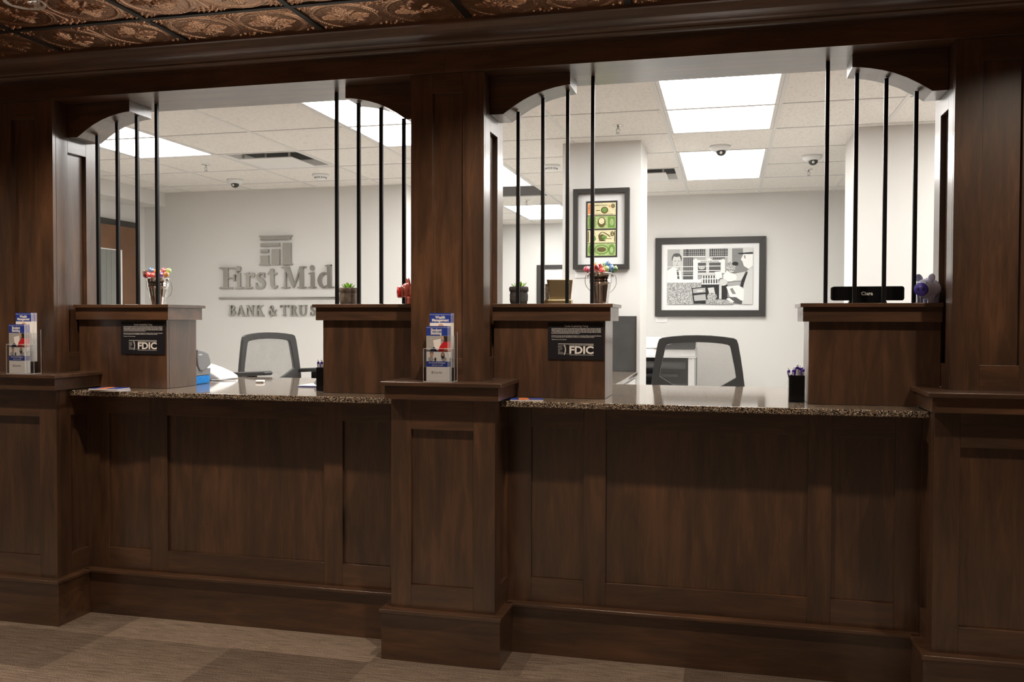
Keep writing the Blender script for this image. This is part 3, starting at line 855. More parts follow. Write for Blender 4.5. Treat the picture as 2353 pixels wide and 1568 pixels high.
# ------------------------------------------------------------------ metal wall sign with hand-drawn serif letters
def stroke(mb, pts, ws, y0, y1, X, Z, sc, n=6):
    """closed ribbon of changing width along a smooth curve"""
    P = [Vector((p[0], p[1])) for p in pts]
    if len(P) == 2: out = [(P[0], ws[0]), (P[1], ws[-1])]
    else:
        out = []
        for i in range(len(P)-1):
            p0 = P[max(i-1, 0)]; p1 = P[i]; p2 = P[i+1]; p3 = P[min(i+2, len(P)-1)]
            for k in range(n):
                t_ = k/n
                q = 0.5*((2*p1)+(-p0+p2)*t_+(2*p0-5*p1+4*p2-p3)*t_*t_+(-p0+3*p1-3*p2+p3)*t_**3)
                out.append((q, ws[i]+(ws[i+1]-ws[i])*t_))
        out.append((P[-1], ws[-1]))
    L_, R_ = [], []
    for i, (q, w) in enumerate(out):
        d_ = (out[min(i+1, len(out)-1)][0]-out[max(i-1, 0)][0]).normalized()
        nn = Vector((-d_.y, d_.x))*w*0.5
        L_.append(q+nn); R_.append(q-nn)
    b = len(mb.v)
    for a, c in zip(L_, R_):
        for q in (a, c):
            for yy in (y0, y1): mb.v.append((X+q.x*sc, yy, Z+q.y*sc))
    m_ = len(out)
    for i in range(m_-1):
        a = b+i*4; c = a+4
        mb.face((a, c, c+2, a+2)); mb.face((a+1, a+3, c+3, c+1)); mb.face((a, a+1, c+1, c)); mb.face((a+2, c+2, c+3, a+3))
    mb.face((b, b+2, b+3, b+1)); a = b+(m_-1)*4; mb.face((a, a+1, a+3, a+2))
def poly(mb, pts, y0, y1, X, Z, sc):
    mb.prism([(X+p[0]*sc, Z+p[1]*sc) for p in pts], 'y', y0, y1)
def rc(x0, z0, x1, z1): return [(x0, z0), (x1, z0), (x1, z1), (x0, z1)]
def disc(cx_, cz_, r_, n=18): return [(cx_+r_*math.cos(2*math.pi*k/n), cz_+r_*math.sin(2*math.pi*k/n)) for k in range(n)]
SF = 0.055
GL = {
 'F': (0.74, [('p', rc(0.16, 0, 0.34, 1)), ('p', rc(0, 0, 0.52, SF)), ('p', rc(0, 1-SF, 0.70, 1)), ('p', [(0.62, 1), (0.70, 1), (0.72, 0.74), (0.67, 0.74)]), ('p', rc(0.3, 0.47, 0.58, 0.53)), ('p', rc(0.55, 0.35, 0.62, 0.66))]),
 'i': (0.45, [('p', rc(0.14, 0, 0.32, 0.72)), ('p', rc(0.0, 0, 0.45, SF)), ('p', [(0.0, 0.67), (0.14, 0.60), (0.32, 0.72), (0.28, 0.74)]), ('d', (0.22, 0.93, 0.125))]),
 'r': (0.58, [('p', rc(0.12, 0, 0.30, 0.72)), ('p', rc(0, 0, 0.45, SF)), ('p', [(0.0, 0.70), (0.12, 0.62), (0.30, 0.66), (0.28, 0.74)]), ('s', [(0.28, 0.52), (0.36, 0.66), (0.46, 0.69)], [0.05, 0.10, 0.10]), ('d', (0.475, 0.63, 0.105))]),
 's': (0.58, [('s', [(0.47, 0.56), (0.40, 0.69), (0.25, 0.70), (0.12, 0.58), (0.18, 0.45), (0.34, 0.36), (0.46, 0.25), (0.42, 0.08), (0.26, 0.015), (0.10, 0.06), (0.03, 0.20)], [0.05, 0.07, 0.08, 0.13, 0.16, 0.17, 0.15, 0.12, 0.08, 0.07, 0.05]), ('p', rc(0.44, 0.50, 0.50, 0.73)), ('p', rc(0.0, 0.0, 0.06, 0.26))]),
 't': (0.46, [('s', [(0.21, 0.90), (0.21, 0.35), (0.24, 0.10), (0.36, 0.04), (0.46, 0.12)], [0.16, 0.18, 0.16, 0.09, 0.05]), ('p', rc(0.0, 0.64, 0.44, 0.72)), ('p', [(0.02, 0.70), (0.14, 0.72), (0.22, 0.92), (0.14, 0.90)])]),
 'M': (1.16, [('p', rc(0.16, 0, 0.23, 1)), ('p', rc(0, 0, 0.38, SF)), ('p', rc(0, 1-SF, 0.34, 1)), ('p', [(0.14, 1), (0.36, 1), (0.62, 0.18), (0.54, 0)]), ('p', [(0.54, 0), (0.60, 0.06), (0.94, 1), (0.86, 1)]), ('p', rc(0.85, 0, 1.02, 1)), ('p', rc(0.74, 0, 1.15, SF)), ('p', rc(0.86, 1-SF, 1.15, 1))]),
 'd': (0.78, [('p', rc(0.46, 0, 0.64, 1.06)), ('p', [(0.34, 1.03), (0.46, 0.96), (0.64, 1.0), (0.64, 1.07)]), ('p', rc(0.46, 0, 0.78, SF)), ('s', [(0.48, 0.62), (0.34, 0.69), (0.17, 0.60), (0.09, 0.35), (0.16, 0.12), (0.30, 0.03), (0.48, 0.12)], [0.05, 0.08, 0.13, 0.17, 0.14, 0.09, 0.05])]),
 'B': (0.78, [('p', rc(0.12, 0, 0.29, 1)), ('p', rc(0, 0, 0.4, SF)), ('p', rc(0, 1-SF, 0.4, 1)), ('s', [(0.28, 0.97), (0.48, 0.96), (0.60, 0.76), (0.48, 0.56), (0.28, 0.53)], [0.06, 0.09, 0.16, 0.08, 0.05]), ('s', [(0.28, 0.53), (0.50, 0.50), (0.66, 0.27), (0.50, 0.05), (0.28, 0.03)], [0.05, 0.09, 0.18, 0.09, 0.06])]),
 'A': (0.90, [('p', [(0.10, 0), (0.17, 0), (0.46, 0.92), (0.40, 1)]), ('p', [(0.40, 1), (0.50, 1), (0.84, 0), (0.64, 0)]), ('p', rc(0.22, 0.32, 0.66, 0.38)), ('p', rc(0, 0, 0.28, SF)), ('p', rc(0.52, 0, 0.94, SF))]),
 'N': (0.92, [('p', rc(0.13, 0, 0.20, 1)), ('p', [(0.05, 1), (0.28, 1), (0.80, 0.0), (0.72, 0)]), ('p', rc(0.73, 0, 0.80, 1)), ('p', rc(0, 0, 0.33, SF)), ('p', rc(0, 1-SF, 0.3, 1)), ('p', rc(0.60, 1-SF, 0.92, 1))]),
 'K': (0.90, [('p', rc(0.12, 0, 0.29, 1)), ('p', rc(0, 0, 0.4, SF)), ('p', rc(0, 1-SF, 0.4, 1)), ('p', [(0.28, 0.42), (0.28, 0.52), (0.68, 1), (0.76, 1)]), ('p', [(0.36, 0.55), (0.47, 0.68), (0.86, 0), (0.64, 0)]), ('p', rc(0.54, 1-SF, 0.86, 1)), ('p', rc(0.54, 0, 0.94, SF))]),
 '&': (0.96, [('s', [(0.82, 0.52), (0.70, 0.24), (0.48, 0.05), (0.24, 0.03), (0.09, 0.20), (0.16, 0.42), (0.34, 0.55)], [0.06, 0.07, 0.09, 0.10, 0.15, 0.12, 0.08]), ('s', [(0.32, 0.53), (0.46, 0.64), (0.53, 0.78), (0.44, 0.95), (0.30, 0.92)], [0.07, 0.10, 0.12, 0.08, 0.09]), ('s', [(0.30, 0.93), (0.24, 0.74), (0.42, 0.42), (0.66, 0.12), (0.90, 0.04)], [0.09, 0.14, 0.17, 0.16, 0.08]), ('p', rc(0.66, 0.50, 0.95, 0.56))]),
 'T': (0.82, [('p', rc(0.32, 0, 0.49, 1)), ('p', rc(0.2, 0, 0.61, SF)), ('p', rc(0.0, 1-SF, 0.81, 1)), ('p', [(0, 1), (0.07, 1), (0.05, 0.74), (0, 0.74)]), ('p', [(0.74, 1), (0.81, 1), (0.81, 0.74), (0.76, 0.74)])]),
 'R': (0.86, [('p', rc(0.12, 0, 0.29, 1)), ('p', rc(0, 0, 0.4, SF)), ('p', rc(0, 1-SF, 0.4, 1)), ('s', [(0.28, 0.97), (0.50, 0.95), (0.62, 0.74), (0.50, 0.52), (0.28, 0.49)], [0.06, 0.09, 0.17, 0.08, 0.05]), ('p', [(0.36, 0.50), (0.52, 0.52), (0.82, 0.0), (0.64, 0)]), ('p', rc(0.64, 0, 0.88, SF))]),
 'U': (0.90, [('s', [(0.20, 0.98), (0.20, 0.35), (0.28, 0.10), (0.46, 0.03), (0.64, 0.10), (0.73, 0.35), (0.73, 0.98)], [0.17, 0.17, 0.15, 0.09, 0.07, 0.07, 0.07]), ('p', rc(0, 1-SF, 0.40, 1)), ('p', rc(0.58, 1-SF, 0.88, 1))]),
 'S': (0.68, [('s', [(0.54, 0.76), (0.46, 0.94), (0.30, 0.97), (0.13, 0.85), (0.16, 0.64), (0.36, 0.50), (0.54, 0.34), (0.50, 0.12), (0.32, 0.03), (0.14, 0.08), (0.05, 0.28)], [0.05, 0.07, 0.09, 0.14, 0.17, 0.18, 0.16, 0.13, 0.09, 0.07, 0.05]), ('p', rc(0.52, 0.70, 0.58, 1.0)), ('p', rc(0.02, 0.0, 0.08, 0.32))]),
}
def glyph(mb, ch, X, Z, sc, y0, y1):
    w, parts = GL[ch]
    for i_, p in enumerate(parts):
        y1 = y1 - 0.00025
        if p[0] == 'p': poly(mb, p[1], y0, y1, X, Z, sc)
        elif p[0] == 'd': poly(mb, disc(*p[1]), y0, y1, X, Z, sc)
        else: stroke(mb, p[1], p[2], y0, y1, X, Z, sc)
def sign():
    yb, yf = 7.462, 7.440
    t = thing('wall_sign', (-4.06, 7.45, 1.58), 'brushed metal letters and pillar emblem on the pale wall in the left window', 'sign')
    # emblem, pieces measured off the wall
    ex = lambda p: -4.229 + (p-0.0)*0.3365
    def e(pts):
        mb = MB(); mb.prism([(ex(a), 1.9555+b*0.2710) for a, b in pts], 'y', yb, yf); mb.build('emblem_piece', 'steel', t)
    e([(0.04, 0.855), (0.95, 0.855), (0.95, 0.94), (1.0, 0.965), (1.0, 1.0), (0.0, 1.0), (0.0, 0.965), (0.04, 0.94)])
    e(rc(0.04, 0.64, 0.62, 0.745)); e(rc(0.04, 0.43, 0.285, 0.535)); e(rc(0.38, 0.005, 0.62, 0.535))
    e([(0.0, 0), (0.32, 0), (0.32, 0.035), (0.285, 0.06), (0.285, 0.325), (0.04, 0.325), (0.04, 0.06), (0.0, 0.035)])
    e([(0.68, 0), (1.0, 0), (1.0, 0.035), (0.96, 0.06), (0.96, 0.745), (0.71, 0.745), (0.71, 0.06), (0.68, 0.035)])
    # First Mid
    Z = 1.741; sc = 0.198
    xs = [('F', 507, 551), ('i', 543, 562), ('r', 564, 590), ('s', 592, 616), ('t', 620, 642), ('M', 651, 708), ('i', 712, 730), ('d', 733, 770)]
    def px2x(p): return -4.6471+(p-506)/(770-506)*(4.6471-3.4773)
    for ch, a, b in xs:
        mb = MB(); w = GL[ch][0]; X0 = px2x(a); sx = (px2x(b)-X0)/w
        kk = xs.index((ch, a, b)) % 2
        glyph(mb, ch, 0, Z, 1.0, yb, yf-0.0021*kk)
        mb.v = [(X0+v[0]*sx, v[1], Z+(v[2]-Z)*sc) for v in mb.v]
        mb.build('letter', 'steel', t)
    bx(px2x(505), px2x(790), yf, yb, 1.6440, 1.6590).build('divider_bar', 'steel', t, bevel=0.002)
    Z = 1.4885; sc = 0.096
    xs = [('B', 528, 545), ('A', 546.5, 566), ('N', 568, 588), ('K', 590, 610), ('&', 620, 640), ('T', 648, 667), ('R', 669, 687.5), ('U', 689, 710), ('S', 716, 729), ('T', 733, 751)]
    for ch, a, b in xs:
        mb = MB(); w = GL[ch][0]; X0 = px2x(a); sx = (px2x(b)-X0)/w
        kk = xs.index((ch, a, b)) % 2
        glyph(mb, ch, 0, Z, 1.0, yb, yf-0.0021*kk)
        mb.v = [(X0+v[0]*sx, v[1], Z+(v[2]-Z)*sc) for v in mb.v]
        mb.build('letter', 'steel', t)
sign()

# ------------------------------------------------------------------ framed pictures
def picture_frame(t, x0, x1, z0, z1, w, yb, yf, mat='frame_dark'):
    pf = MB()
    bd = [((x0, z0), (x1, z0), (x1-w, z0+w), (x0+w, z0+w)), ((x1, z0), (x1, z1), (x1-w, z1-w), (x1-w, z0+w)),
          ((x1, z1), (x0, z1), (x0+w, z1-w), (x1-w, z1-w)), ((x0, z1), (x0, z0), (x0+w, z0+w), (x0+w, z1-w))]
    for p in bd: pf.prism(list(p), 'y', yf, yb)
    return pf.build('picture_frame', mat, t, bevel=0.0015)
# banknotes on the wall column
t = thing('framed_banknotes', (-0.839, 5.99, 1.797), 'dark framed display of four old banknotes on the white wall column', 'picture')
picture_frame(t, -1.030, -0.648, 1.797, 2.342, 0.032, 6.008, 5.966)
bx(-0.999, -0.679, 6.000, 6.006, 1.828, 2.311).build('mat_board', 'mat_white', t)
bx(-0.944, -0.732, 5.996, 6.000, 1.8805, 2.260).build('backing', 'frame_dark', t)
for k, (za, zb) in enumerate(((2.164, 2.2475), (2.073, 2.158), (1.977, 2.062), (1.889, 1.973))):
    n = MB(); x0, x1 = -0.9336, -0.742; y = 5.9955; gr = k % 2
    n.box(x0, x1, y, y+0.0005, za, zb)
    w, h = x1-x0, zb-za; cz = (za+zb)/2
    def el(cx_, c2, rx, rz, m_, d=0.0006):
        n.m = m_; n.prism([(cx_+rx*math.cos(2*math.pi*q/20), c2+rz*math.sin(2*math.pi*q/20)) for q in range(20)], 'y', y-d, y-d+0.0004)
    def rr(u0, u1, v0, v1, m_, d=0.0006):
        n.m = m_; n.box(x0+w*u0, x0+w*u1, y-d, y-d+0.0004, za+h*v0, za+h*v1)
    if not gr:
        el(x0+w*(0.60 if k == 0 else 0.52), cz-h*0.10, w*0.13, h*0.28, 1); el(x0+w*0.60, cz-h*0.08, w*0.09, h*0.18, 2, 0.0010)
        if k == 0:
            el(x0+w*0.90, cz+h*0.22, w*0.065, h*0.18, 1); n.m = 0; text_on(n, '1', x0+w*0.90, y-0.0009, cz+h*0.12, h*0.30, bold=0.0004)
            n.m = 3; el(x0+w*0.78, cz+h*0.2, w*0.03, h*0.08, 3); n.m = 1; text_on(n, 'National Currency', x0+w*0.45, y-0.0006, cz+h*0.26, h*0.16)
            rr(0.02, 0.09, 0.1, 0.9, 3); rr(0.30, 0.45, 0.35, 0.42, 1); rr(0.2, 0.9, 0.05, 0.09, 1)
        else:
            n.m = 1
            sb = MB(); stroke(sb, [(0.62, 0.38), (0.48, 0.30), (0.40, 0.55), (0.52, 0.84), (0.70, 0.66), (0.80, 0.48)], [0.03, 0.035, 0.04, 0.045, 0.06, 0.05], y-0.0010, y-0.0006, 0, 0, 1.0)
            n.add([(x0+v[0]*w, v[1], za+v[2]*h) for v in sb.v], sb.f)
            el(x0+w*0.88, cz+h*0.2, w*0.07, h*0.2, 1); n.m = 0; text_on(n, '2', x0+w*0.88, y-0.0013, cz+h*0.1, h*0.3)
            rr(0.01, 0.05, 0.06, 0.94, 1); rr(0.95, 0.985, 0.06, 0.94, 1); rr(0.4, 0.85, 0.30, 0.34, 1); rr(0.4, 0.65, 0.14, 0.18, 1); el(x0+w*0.2, cz-h*0.15, w*0.1, h*0.25, 2)
    else:
        if k == 1:
            rr(0.03, 0.28, 0.06, 0.94, 2); rr(0.72, 0.97, 0.06, 0.94, 2); el(x0+w*0.50, cz, w*0.145, h*0.42, 1); el(x0+w*0.50, cz+h*0.1, w*0.10, h*0.25, 3, 0.0010); el(x0+w*0.86, cz, w*0.07, h*0.28, 0, 0.0010)
        else:
            el(x0+w*0.14, cz, w*0.12, h*0.42, 2); el(x0+w*0.86, cz, w*0.12, h*0.44, 2); el(x0+w*0.5, cz, w*0.26, h*0.40, 2, 0.0006); el(x0+w*0.5, cz, w*0.21, h*0.29, 0, 0.0008); el(x0+w*0.5, cz, w*0.17, h*0.2, 1, 0.0010); el(x0+w*0.86, cz-h*0.05, w*0.06, h*0.25, 0, 0.0010)
    n.build('banknote', ['green_note', 'ink_olive', 'green_dark', 'cream_note'] if gr else ['cream_note', 'ink_olive', 'green_dark', 'orange_print'], t)
def card(x0, x1, z0, z1, y, lb):
    t = thing('caption_card', ((x0+x1)/2, y, z0), lb, 'card', 'white caption cards under the pictures')
    bx(x0, x1, y, y+0.004, z0, z1).build('card', 'paper', t)
    b = MB()
    for k in range(3): b.box(x0+0.01, x1-0.012-0.02*(k == 2), y-0.0004, y, z1-0.011-k*0.009, z1-0.0095-k*0.009)
    b.build('print_lines', 'grey_print', t)
card(-1.020, -0.905, 1.742, 1.781, 6.004, 'white caption card under the framed banknotes')
card(-0.680, -0.572, 1.434, 1.484, 8.684, 'white caption card under the black and white bank photograph')
# black and white photograph
t = thing('framed_photograph', (-0.174, 8.67, 1.49), 'wide dark framed black and white photograph of a bank counter scene', 'picture')
picture_frame(t, -0.688, 0.341, 1.490, 2.2465, 0.061, 8.688, 8.655)
bx(-0.628, 0.281, 8.672, 8.686, 1.550, 2.186).build('mat_board', 'mat_white', t)
pp = MB(); _d = [0.0]
def q(px, py): return (-0.572+(px-312)/1393*0.795, 2.136-(py-305)/900*0.529)
def pg(m_, *pts):
    _d[0] += 0.00012; pp.m = m_
    pp.prism([q(*p) for p in pts], 'y', 8.6708-_d[0], 8.6712-_d[0])
def pr_(m_, a, b, c, d_): pg(m_, (a, d_), (c, d_), (c, b), (a, b))
def pe(m_, cx_, cy2, rx, ry): pg(m_, *[(cx_+rx*math.cos(2*math.pi*k/22), cy2-ry*math.sin(2*math.pi*k/22)) for k in range(22)])
# palette: 0..5 greys, 6 speckle
pr_(3, 312, 305, 1705, 1205)
pr_(3, 312, 305, 560, 820); pr_(4, 520, 305, 580, 820)
for a, b, c, d_ in ((575, 310, 935, 425), (575, 440, 735, 690), (1005, 305, 1300, 430), (1060, 440, 1250, 480)):
    pr_(1, a, b, c, d_)
    k = a+25
    while k < c-10: pr_(3, k, b+6, k+7, d_-6); k += 34
for a in (640, 865, 1055, 1245): pr_(0, a-5, 305, a+5, 430)
pr_(5, 575, 420, 935, 436); pr_(5, 1005, 430, 1300, 442)
for yy in (355, 395): pr_(3, 575, yy, 935, yy+5); pr_(3, 1005, yy, 1300, yy+5)
pr_(4, 1300, 305, 1370, 800); pr_(2, 1370, 305, 1560, 620)
pr_(4, 940, 305, 1000, 480)
pr_(1, 575, 700, 735, 800)
# man on the left behind the counter
pg(5, (312, 655), (400, 595), (470, 612), (540, 680), (560, 800), (312, 800))
pe(1, 467, 462, 84, 92); pe(4, 466, 505, 70, 112); pe(1, 466, 400, 62, 30); pe(1, 440, 497, 13, 6); pe(1, 500, 497, 13, 6); pe(3, 478, 532, 7, 14); pe(1, 474, 566, 20, 4); pe(3, 395, 520, 10, 24)
pg(1, (465, 640), (495, 640), (515, 790), (480, 790))
for yy in (585, 657, 733): pr_(5, 312, yy, 740, yy+11)
# teller wicket
pr_(5, 740, 478, 815, 800); pr_(5, 1190, 485, 1258, 700); pr_(4, 950, 530, 1000, 690)
pg(5, (735, 490), (780, 458), (825, 490)); pg(5, (955, 488), (1005, 450), (1055, 488)); pg(5, (1185, 490), (1225, 468), (1262, 490))
pr_(5, 735, 486, 1260, 528)
pp.m = 1; _d[0] += 0.00012
xa, za_ = q(1010, 522); text_on(pp, 'PAYING & RECEIVING', xa, 8.6708-_d[0], za_, 0.021, bold=0.0003, sx=0.84)
pr_(1, 820, 532, 950, 690); pr_(1, 1000, 532, 1185, 690)
for yy in (580, 652): pr_(5, 820, yy, 1185, yy+12)
pe(4, 880, 610, 50, 26); pe(1, 862, 606, 10, 6); pe(1, 900, 606, 10, 6)
pr_(4, 820, 690, 1100, 735); pr_(1, 880, 740, 1170, 885)
for a in range(885, 1160, 42): pr_(5, a, 735, a+16, 885)
pr_(5, 870, 785, 1170, 800); pr_(5, 870, 865, 1170, 882)
pr_(5, 312, 800, 880, 850); pr_(5, 1330, 790, 1560, 825)
pr_(6, 312, 850, 870, 1205)
pr_(0, 880, 885, 1300, 1190)
# customer on the right with hat, coat and sacks
pg(2, (1395, 590), (1640, 590), (1640, 690), (1395, 700))
pg(5, (1705, 400), (1550, 400), (1512, 485), (1540, 520), (1560, 590), (1640, 640), (1705, 590))
pg(4, (1545, 305), (1705, 305), (1705, 372), (1545, 380)); pg(0, (1470, 380), (1705, 368), (1705, 396), (1470, 396)); pg(2, (1560, 420), (1580, 420), (1590, 470), (1570, 470))
pg(4, (1705, 600), (1620, 660), (1560, 900), (1535, 1205), (1705, 1205)); pg(0, (1600, 690), (1625, 690), (1550, 920), (1500, 930), (1530, 800))
pg(4, (1410, 710), (1590, 680), (1520, 830), (1400, 800))
pe(6, 1350, 610, 80, 90); pe(0, 1420, 552, 52, 32)
pg(5, (1090, 680), (1200, 670), (1215, 780), (1120, 790)); pg(5, (1225, 740), (1290, 660), (1345, 700), (1280, 780)); pe(5, 1340, 770, 110, 70); pe(4, 1230, 850, 70, 55)
pr_(4, 1165, 890, 1205, 1120)
pg(5, (1280, 920), (1480, 900), (1570, 960), (1560, 1150), (1440, 1130), (1340, 1080)); pg(2, (1340, 960), (1380, 940), (1440, 1040), (1380, 1040)); pg(1, (1300, 1090), (1440, 1090), (1540, 1160), (1530, 1205), (1420, 1180))
# strongbox and heap on the table
pg(0, (715, 940), (960, 920), (980, 1195), (750, 1195)); pg(3, (735, 955), (940, 935), (945, 1010), (745, 1025)); pg(3, (750, 1060), (945, 1040), (955, 1140), (765, 1150)); pg(5, (805, 985), (900, 975), (900, 992), (805, 1000))
pg(4, (980, 940), (1080, 930), (1110, 1080), (1010, 1060)); pe(6, 1050, 1080, 80, 60)
pg(6, (950, 1120), (1280, 1130), (1400, 1190), (1400, 1205), (950, 1205)); pg(5, (1280, 1120), (1330, 1100), (1415, 1165), (1370, 1180))
pp.build('photo_print', ['g0', 'g1', 'g2', 'g3', 'g4', 'g5', 'speckle'], t)
t = thing('hall_picture', (-1.8, 10.88, 1.62), 'dark framed picture on the far hall wall behind the gold holder', 'picture')
picture_frame(t, -2.334, -1.25, 1.56, 2.142, 0.052, 10.898, 10.87)
bx(-2.283, -1.301, 10.885, 10.896, 1.611, 2.091).build('mat_board', 'mat_white', t)
bx(-2.10, -1.43, 10.883, 10.885, 1.70, 1.95).build('photo_print', 'speckle', t)

# ------------------------------------------------------------------ office chairs
def loopring(mb, outer, inner, y0, y1, cv):
    n = len(outer); b = len(mb.v)
    for pts, y in ((outer, y0), (inner, y0), (outer, y1), (inner, y1)):
        for x, z in pts: mb.v.append((x, y - cv*x*x, z))
    for k in range(n):
        k2 = (k+1) % n
        mb.face((b+k, b+k2, b+n+k2, b+n+k)); mb.face((b+2*n+k2, b+2*n+k, b+3*n+k, b+3*n+k2))
        mb.face((b+k2, b+k, b+2*n+k, b+2*n+k2)); mb.face((b+n+k, b+n+k2, b+3*n+k2, b+3*n+k))
def office_chair(loc, rz, lb, arms, sc=1.0):
    t = thing('office_chair', (0, 0, 0), lb, 'chair', 'black mesh office stools behind the counters')
    hi = [(0, 1.368), (0.075, 1.366), (0.145, 1.360), (0.200, 1.352), (0.217, 1.343), (0.226, 1.318), (0.240, 1.24), (0.252, 1.16), (0.262, 1.08), (0.262, 0.98), (0.22, 0.93), (0, 0.91)]
    hn = [(0, 1.327), (0.070, 1.325), (0.130, 1.320), (0.165, 1.314), (0.178, 1.308), (0.184, 1.290), (0.196, 1.23), (0.206, 1.18), (0.214, 1.128), (0.14, 1.082), (0.08, 1.055), (0, 1.050)]
    outer = hi + [(-x, z) for x, z in hi[-2:0:-1]]; inner = hn + [(-x, z) for x, z in hn[-2:0:-1]]
    fr = MB(); loopring(fr, outer, inner, -0.008, 0.016, 0.5); fr.build('back_frame', 'plastic_dark', t, bevel=0.003)
    ms = MB(); n = len(inner)
    ms.v = [(x, -0.002-0.5*x*x, z) for x, z in inner] + [(x*1.02, 0.001-0.5*x*x, z) for x, z in inner]
    cpt = len(ms.v)
    # mesh surface as strips between left and right halves
    L_ = [inner[0]] + inner[:0:-1]; m_ = len(hn)
    ms = MB(); NX = 10
    for k in range(m_):
        xr, z = hn[k]
        for a in range(NX+1):
            x = -xr + 2*xr*a/NX; ms.v.append((x, -0.003-0.5*x*x, z))
    for k in range(m_-1):
        for a in range(NX):
            i_ = k*(NX+1)+a; ms.face((i_, i_+NX+1, i_+NX+2, i_+1))
    ms.build('back_mesh', 'chair_mesh', t, smooth=True)
    sp = MB(); sp.tube([(0, 0.03, 0.95), (0, 0.05, 0.85), (0, 0.04, 0.76), (0, -0.1, 0.735)], [0.022, 0.026, 0.028, 0.028], 10); sp.build('back_support', 'plastic_dark', t, smooth=True)
    se = MB().prism([(0.24*math.copysign(abs(math.cos(a))**0.5, math.cos(a)), -0.24+0.235*math.copysign(abs(math.sin(a))**0.5, math.sin(a))) for a in [2*math.pi*k/32 for k in range(32)]], 'z', 0.75, 0.82)
    se.build('seat', 'plastic_dark', t, bevel=0.02, seg=3)
    MB().tube([(0, -0.22, 0.08), (0, -0.22, 0.75)], 0.026, 14).build('gas_column', 'plastic_black', t)
    fr = MB()
    ring = [(0.22*math.cos(2*math.pi*k/28), -0.22+0.22*math.sin(2*math.pi*k/28), 0.30) for k in range(29)]
    fr.tube(ring, 0.010, 8)
    fr.tube([(-0.22, -0.22, 0.30), (0.22, -0.22, 0.30)], 0.008, 8); fr.build('foot_ring', 'chrome', t, smooth=True)
    for k in range(5):
        a = 2*math.pi*k/5+0.3
        lg = MB().tube([(0, -0.22, 0.10), (0.30*math.cos(a), -0.22+0.30*math.sin(a), 0.075)], [0.025, 0.014], 8).build('leg', 'plastic_black', t)
        MB().ball((0.30*math.cos(a), -0.22+0.30*math.sin(a), 0.031), (0.024, 0.024, 0.030), 12).build('caster', 'plastic_black', lg, smooth=True)
    if arms:
        for s_ in (-1, 1):
            pd = MB()
            prof_ = [(-0.02, 0), (-0.30, 0.0), (-0.315, 0.012), (-0.30, 0.026), (-0.02, 0.026), (-0.005, 0.013)]
            pd.prism([(a, b+1.105-0.06*(a+0.15)) for a, b in prof_], 'x', s_*0.275-0.035, s_*0.275+0.035)
            ar = pd.build('armrest', 'plastic_dark', t, bevel=0.008, seg=3)
            MB().box(s_*0.275-0.012, s_*0.275+0.012, -0.20, -0.13, 0.80, 1.112).build('arm_post', 'plastic_black', ar, bevel=0.004)
            MB().box(min(s_*0.275, s_*0.2), max(s_*0.275, s_*0.2), -0.20, -0.13, 0.775, 0.80).build('arm_bracket', 'plastic_black', ar)
    t.location = loc; t.rotation_euler.z = rz; t.scale = (sc, sc, sc)
    return t
office_chair((-0.168, 5.20, 0), 0, 'black mesh office stool without arms behind the right counter', False)
office_chair((-2.90, 5.20, 0), R(72), 'black mesh office stool with armrests, turned sideways behind the left counter', True)

# ------------------------------------------------------------------ copier behind the right stool
t = thing('copier', (-0.60, 8.0, 0), 'white office copier with dark output slot behind the right office stool', 'copier')
bx(-0.95, -0.275, 7.75, 8.35, 0.0, 0.86).build('body', 'plastic_white', t, bevel=0.006)
bx(-0.95, -0.275, 8.10, 8.35, 0.861, 1.13).build('rear_housing', 'plastic_dark', t)
bx(-0.33, -0.275, 7.75, 8.099, 0.861, 1.13).build('side_post', 'plastic_white', t, bevel=0.004)
bx(-0.93, -0.34, 7.78, 8.09, 0.861, 0.885).build('output_tray', 'plastic_grey', t, bevel=0.003)
bx(-0.90, -0.42, 7.80, 8.05, 0.96, 0.985).build('paper_guide', 'plastic_black', t, bevel=0.003)
MB().tube([(-0.90, 7.95, 1.055), (-0.36, 7.95, 1.055)], 0.035, 14).build('roller', 'plastic_grey', t, smooth=True)
bx(-0.95, -0.262, 7.74, 8.36, 1.131, 1.142).build('trim_strip', 'plastic_white', t)
bx(-0.95, -0.270, 7.75, 8.35, 1.143, 1.205).build('scanner_unit', 'plastic_white', t, bevel=0.004)
bx(-0.95, -0.275, 7.76, 8.34, 1.209, 1.300).build('document_feeder', 'plastic_white', t, bevel=0.012, seg=3)
MB().prism([(-0.62, 1.206), (-0.27, 1.206), (-0.265, 1.285), (-0.35, 1.285)], 'y', 7.735, 7.752).build('control_panel', 'plastic_dark', t)
for k in range(3): bx(-0.93, -0.295, 7.742, 7.752, 0.10+k*0.24, 0.32+k*0.24).build('paper_drawer', 'plastic_white', t, bevel=0.003)

# ------------------------------------------------------------------ things on the counters
# check scanner
t = thing('check_scanner', (-2.82, 4.16, 1.109), 'grey check scanner with a bright blue base beside the left ledge box', 'scanner')
bx(-2.95, -2.703, 4.090, 4.238, 1.109, 1.153).build('blue_base', 'blue_cyan', t, bevel=0.004)
MB().prism([(4.088, 1.154), (4.240, 1.154), (4.243, 1.190), (4.20, 1.186), (4.14, 1.178), (4.12, 1.20), (4.088, 1.24)], 'x', -2.952, -2.701).build('body', 'plastic_grey', t, bevel=0.003)
ld = MB().prism([(4.116, 1.292), (4.175, 1.282), (4.215, 1.268), (4.232, 1.235), (4.238, 1.208), (4.205, 1.192), (4.165, 1.176), (4.135, 1.180), (4.118, 1.205), (4.110, 1.26)], 'x', -2.95, -2.695).build('lid', 'plastic_grey', t, bevel=0.006, seg=3)
bx(-2.6955, -2.6925, 4.122, 4.150, 1.262, 1.266).build('lid_latch', 'plastic_white', ld)
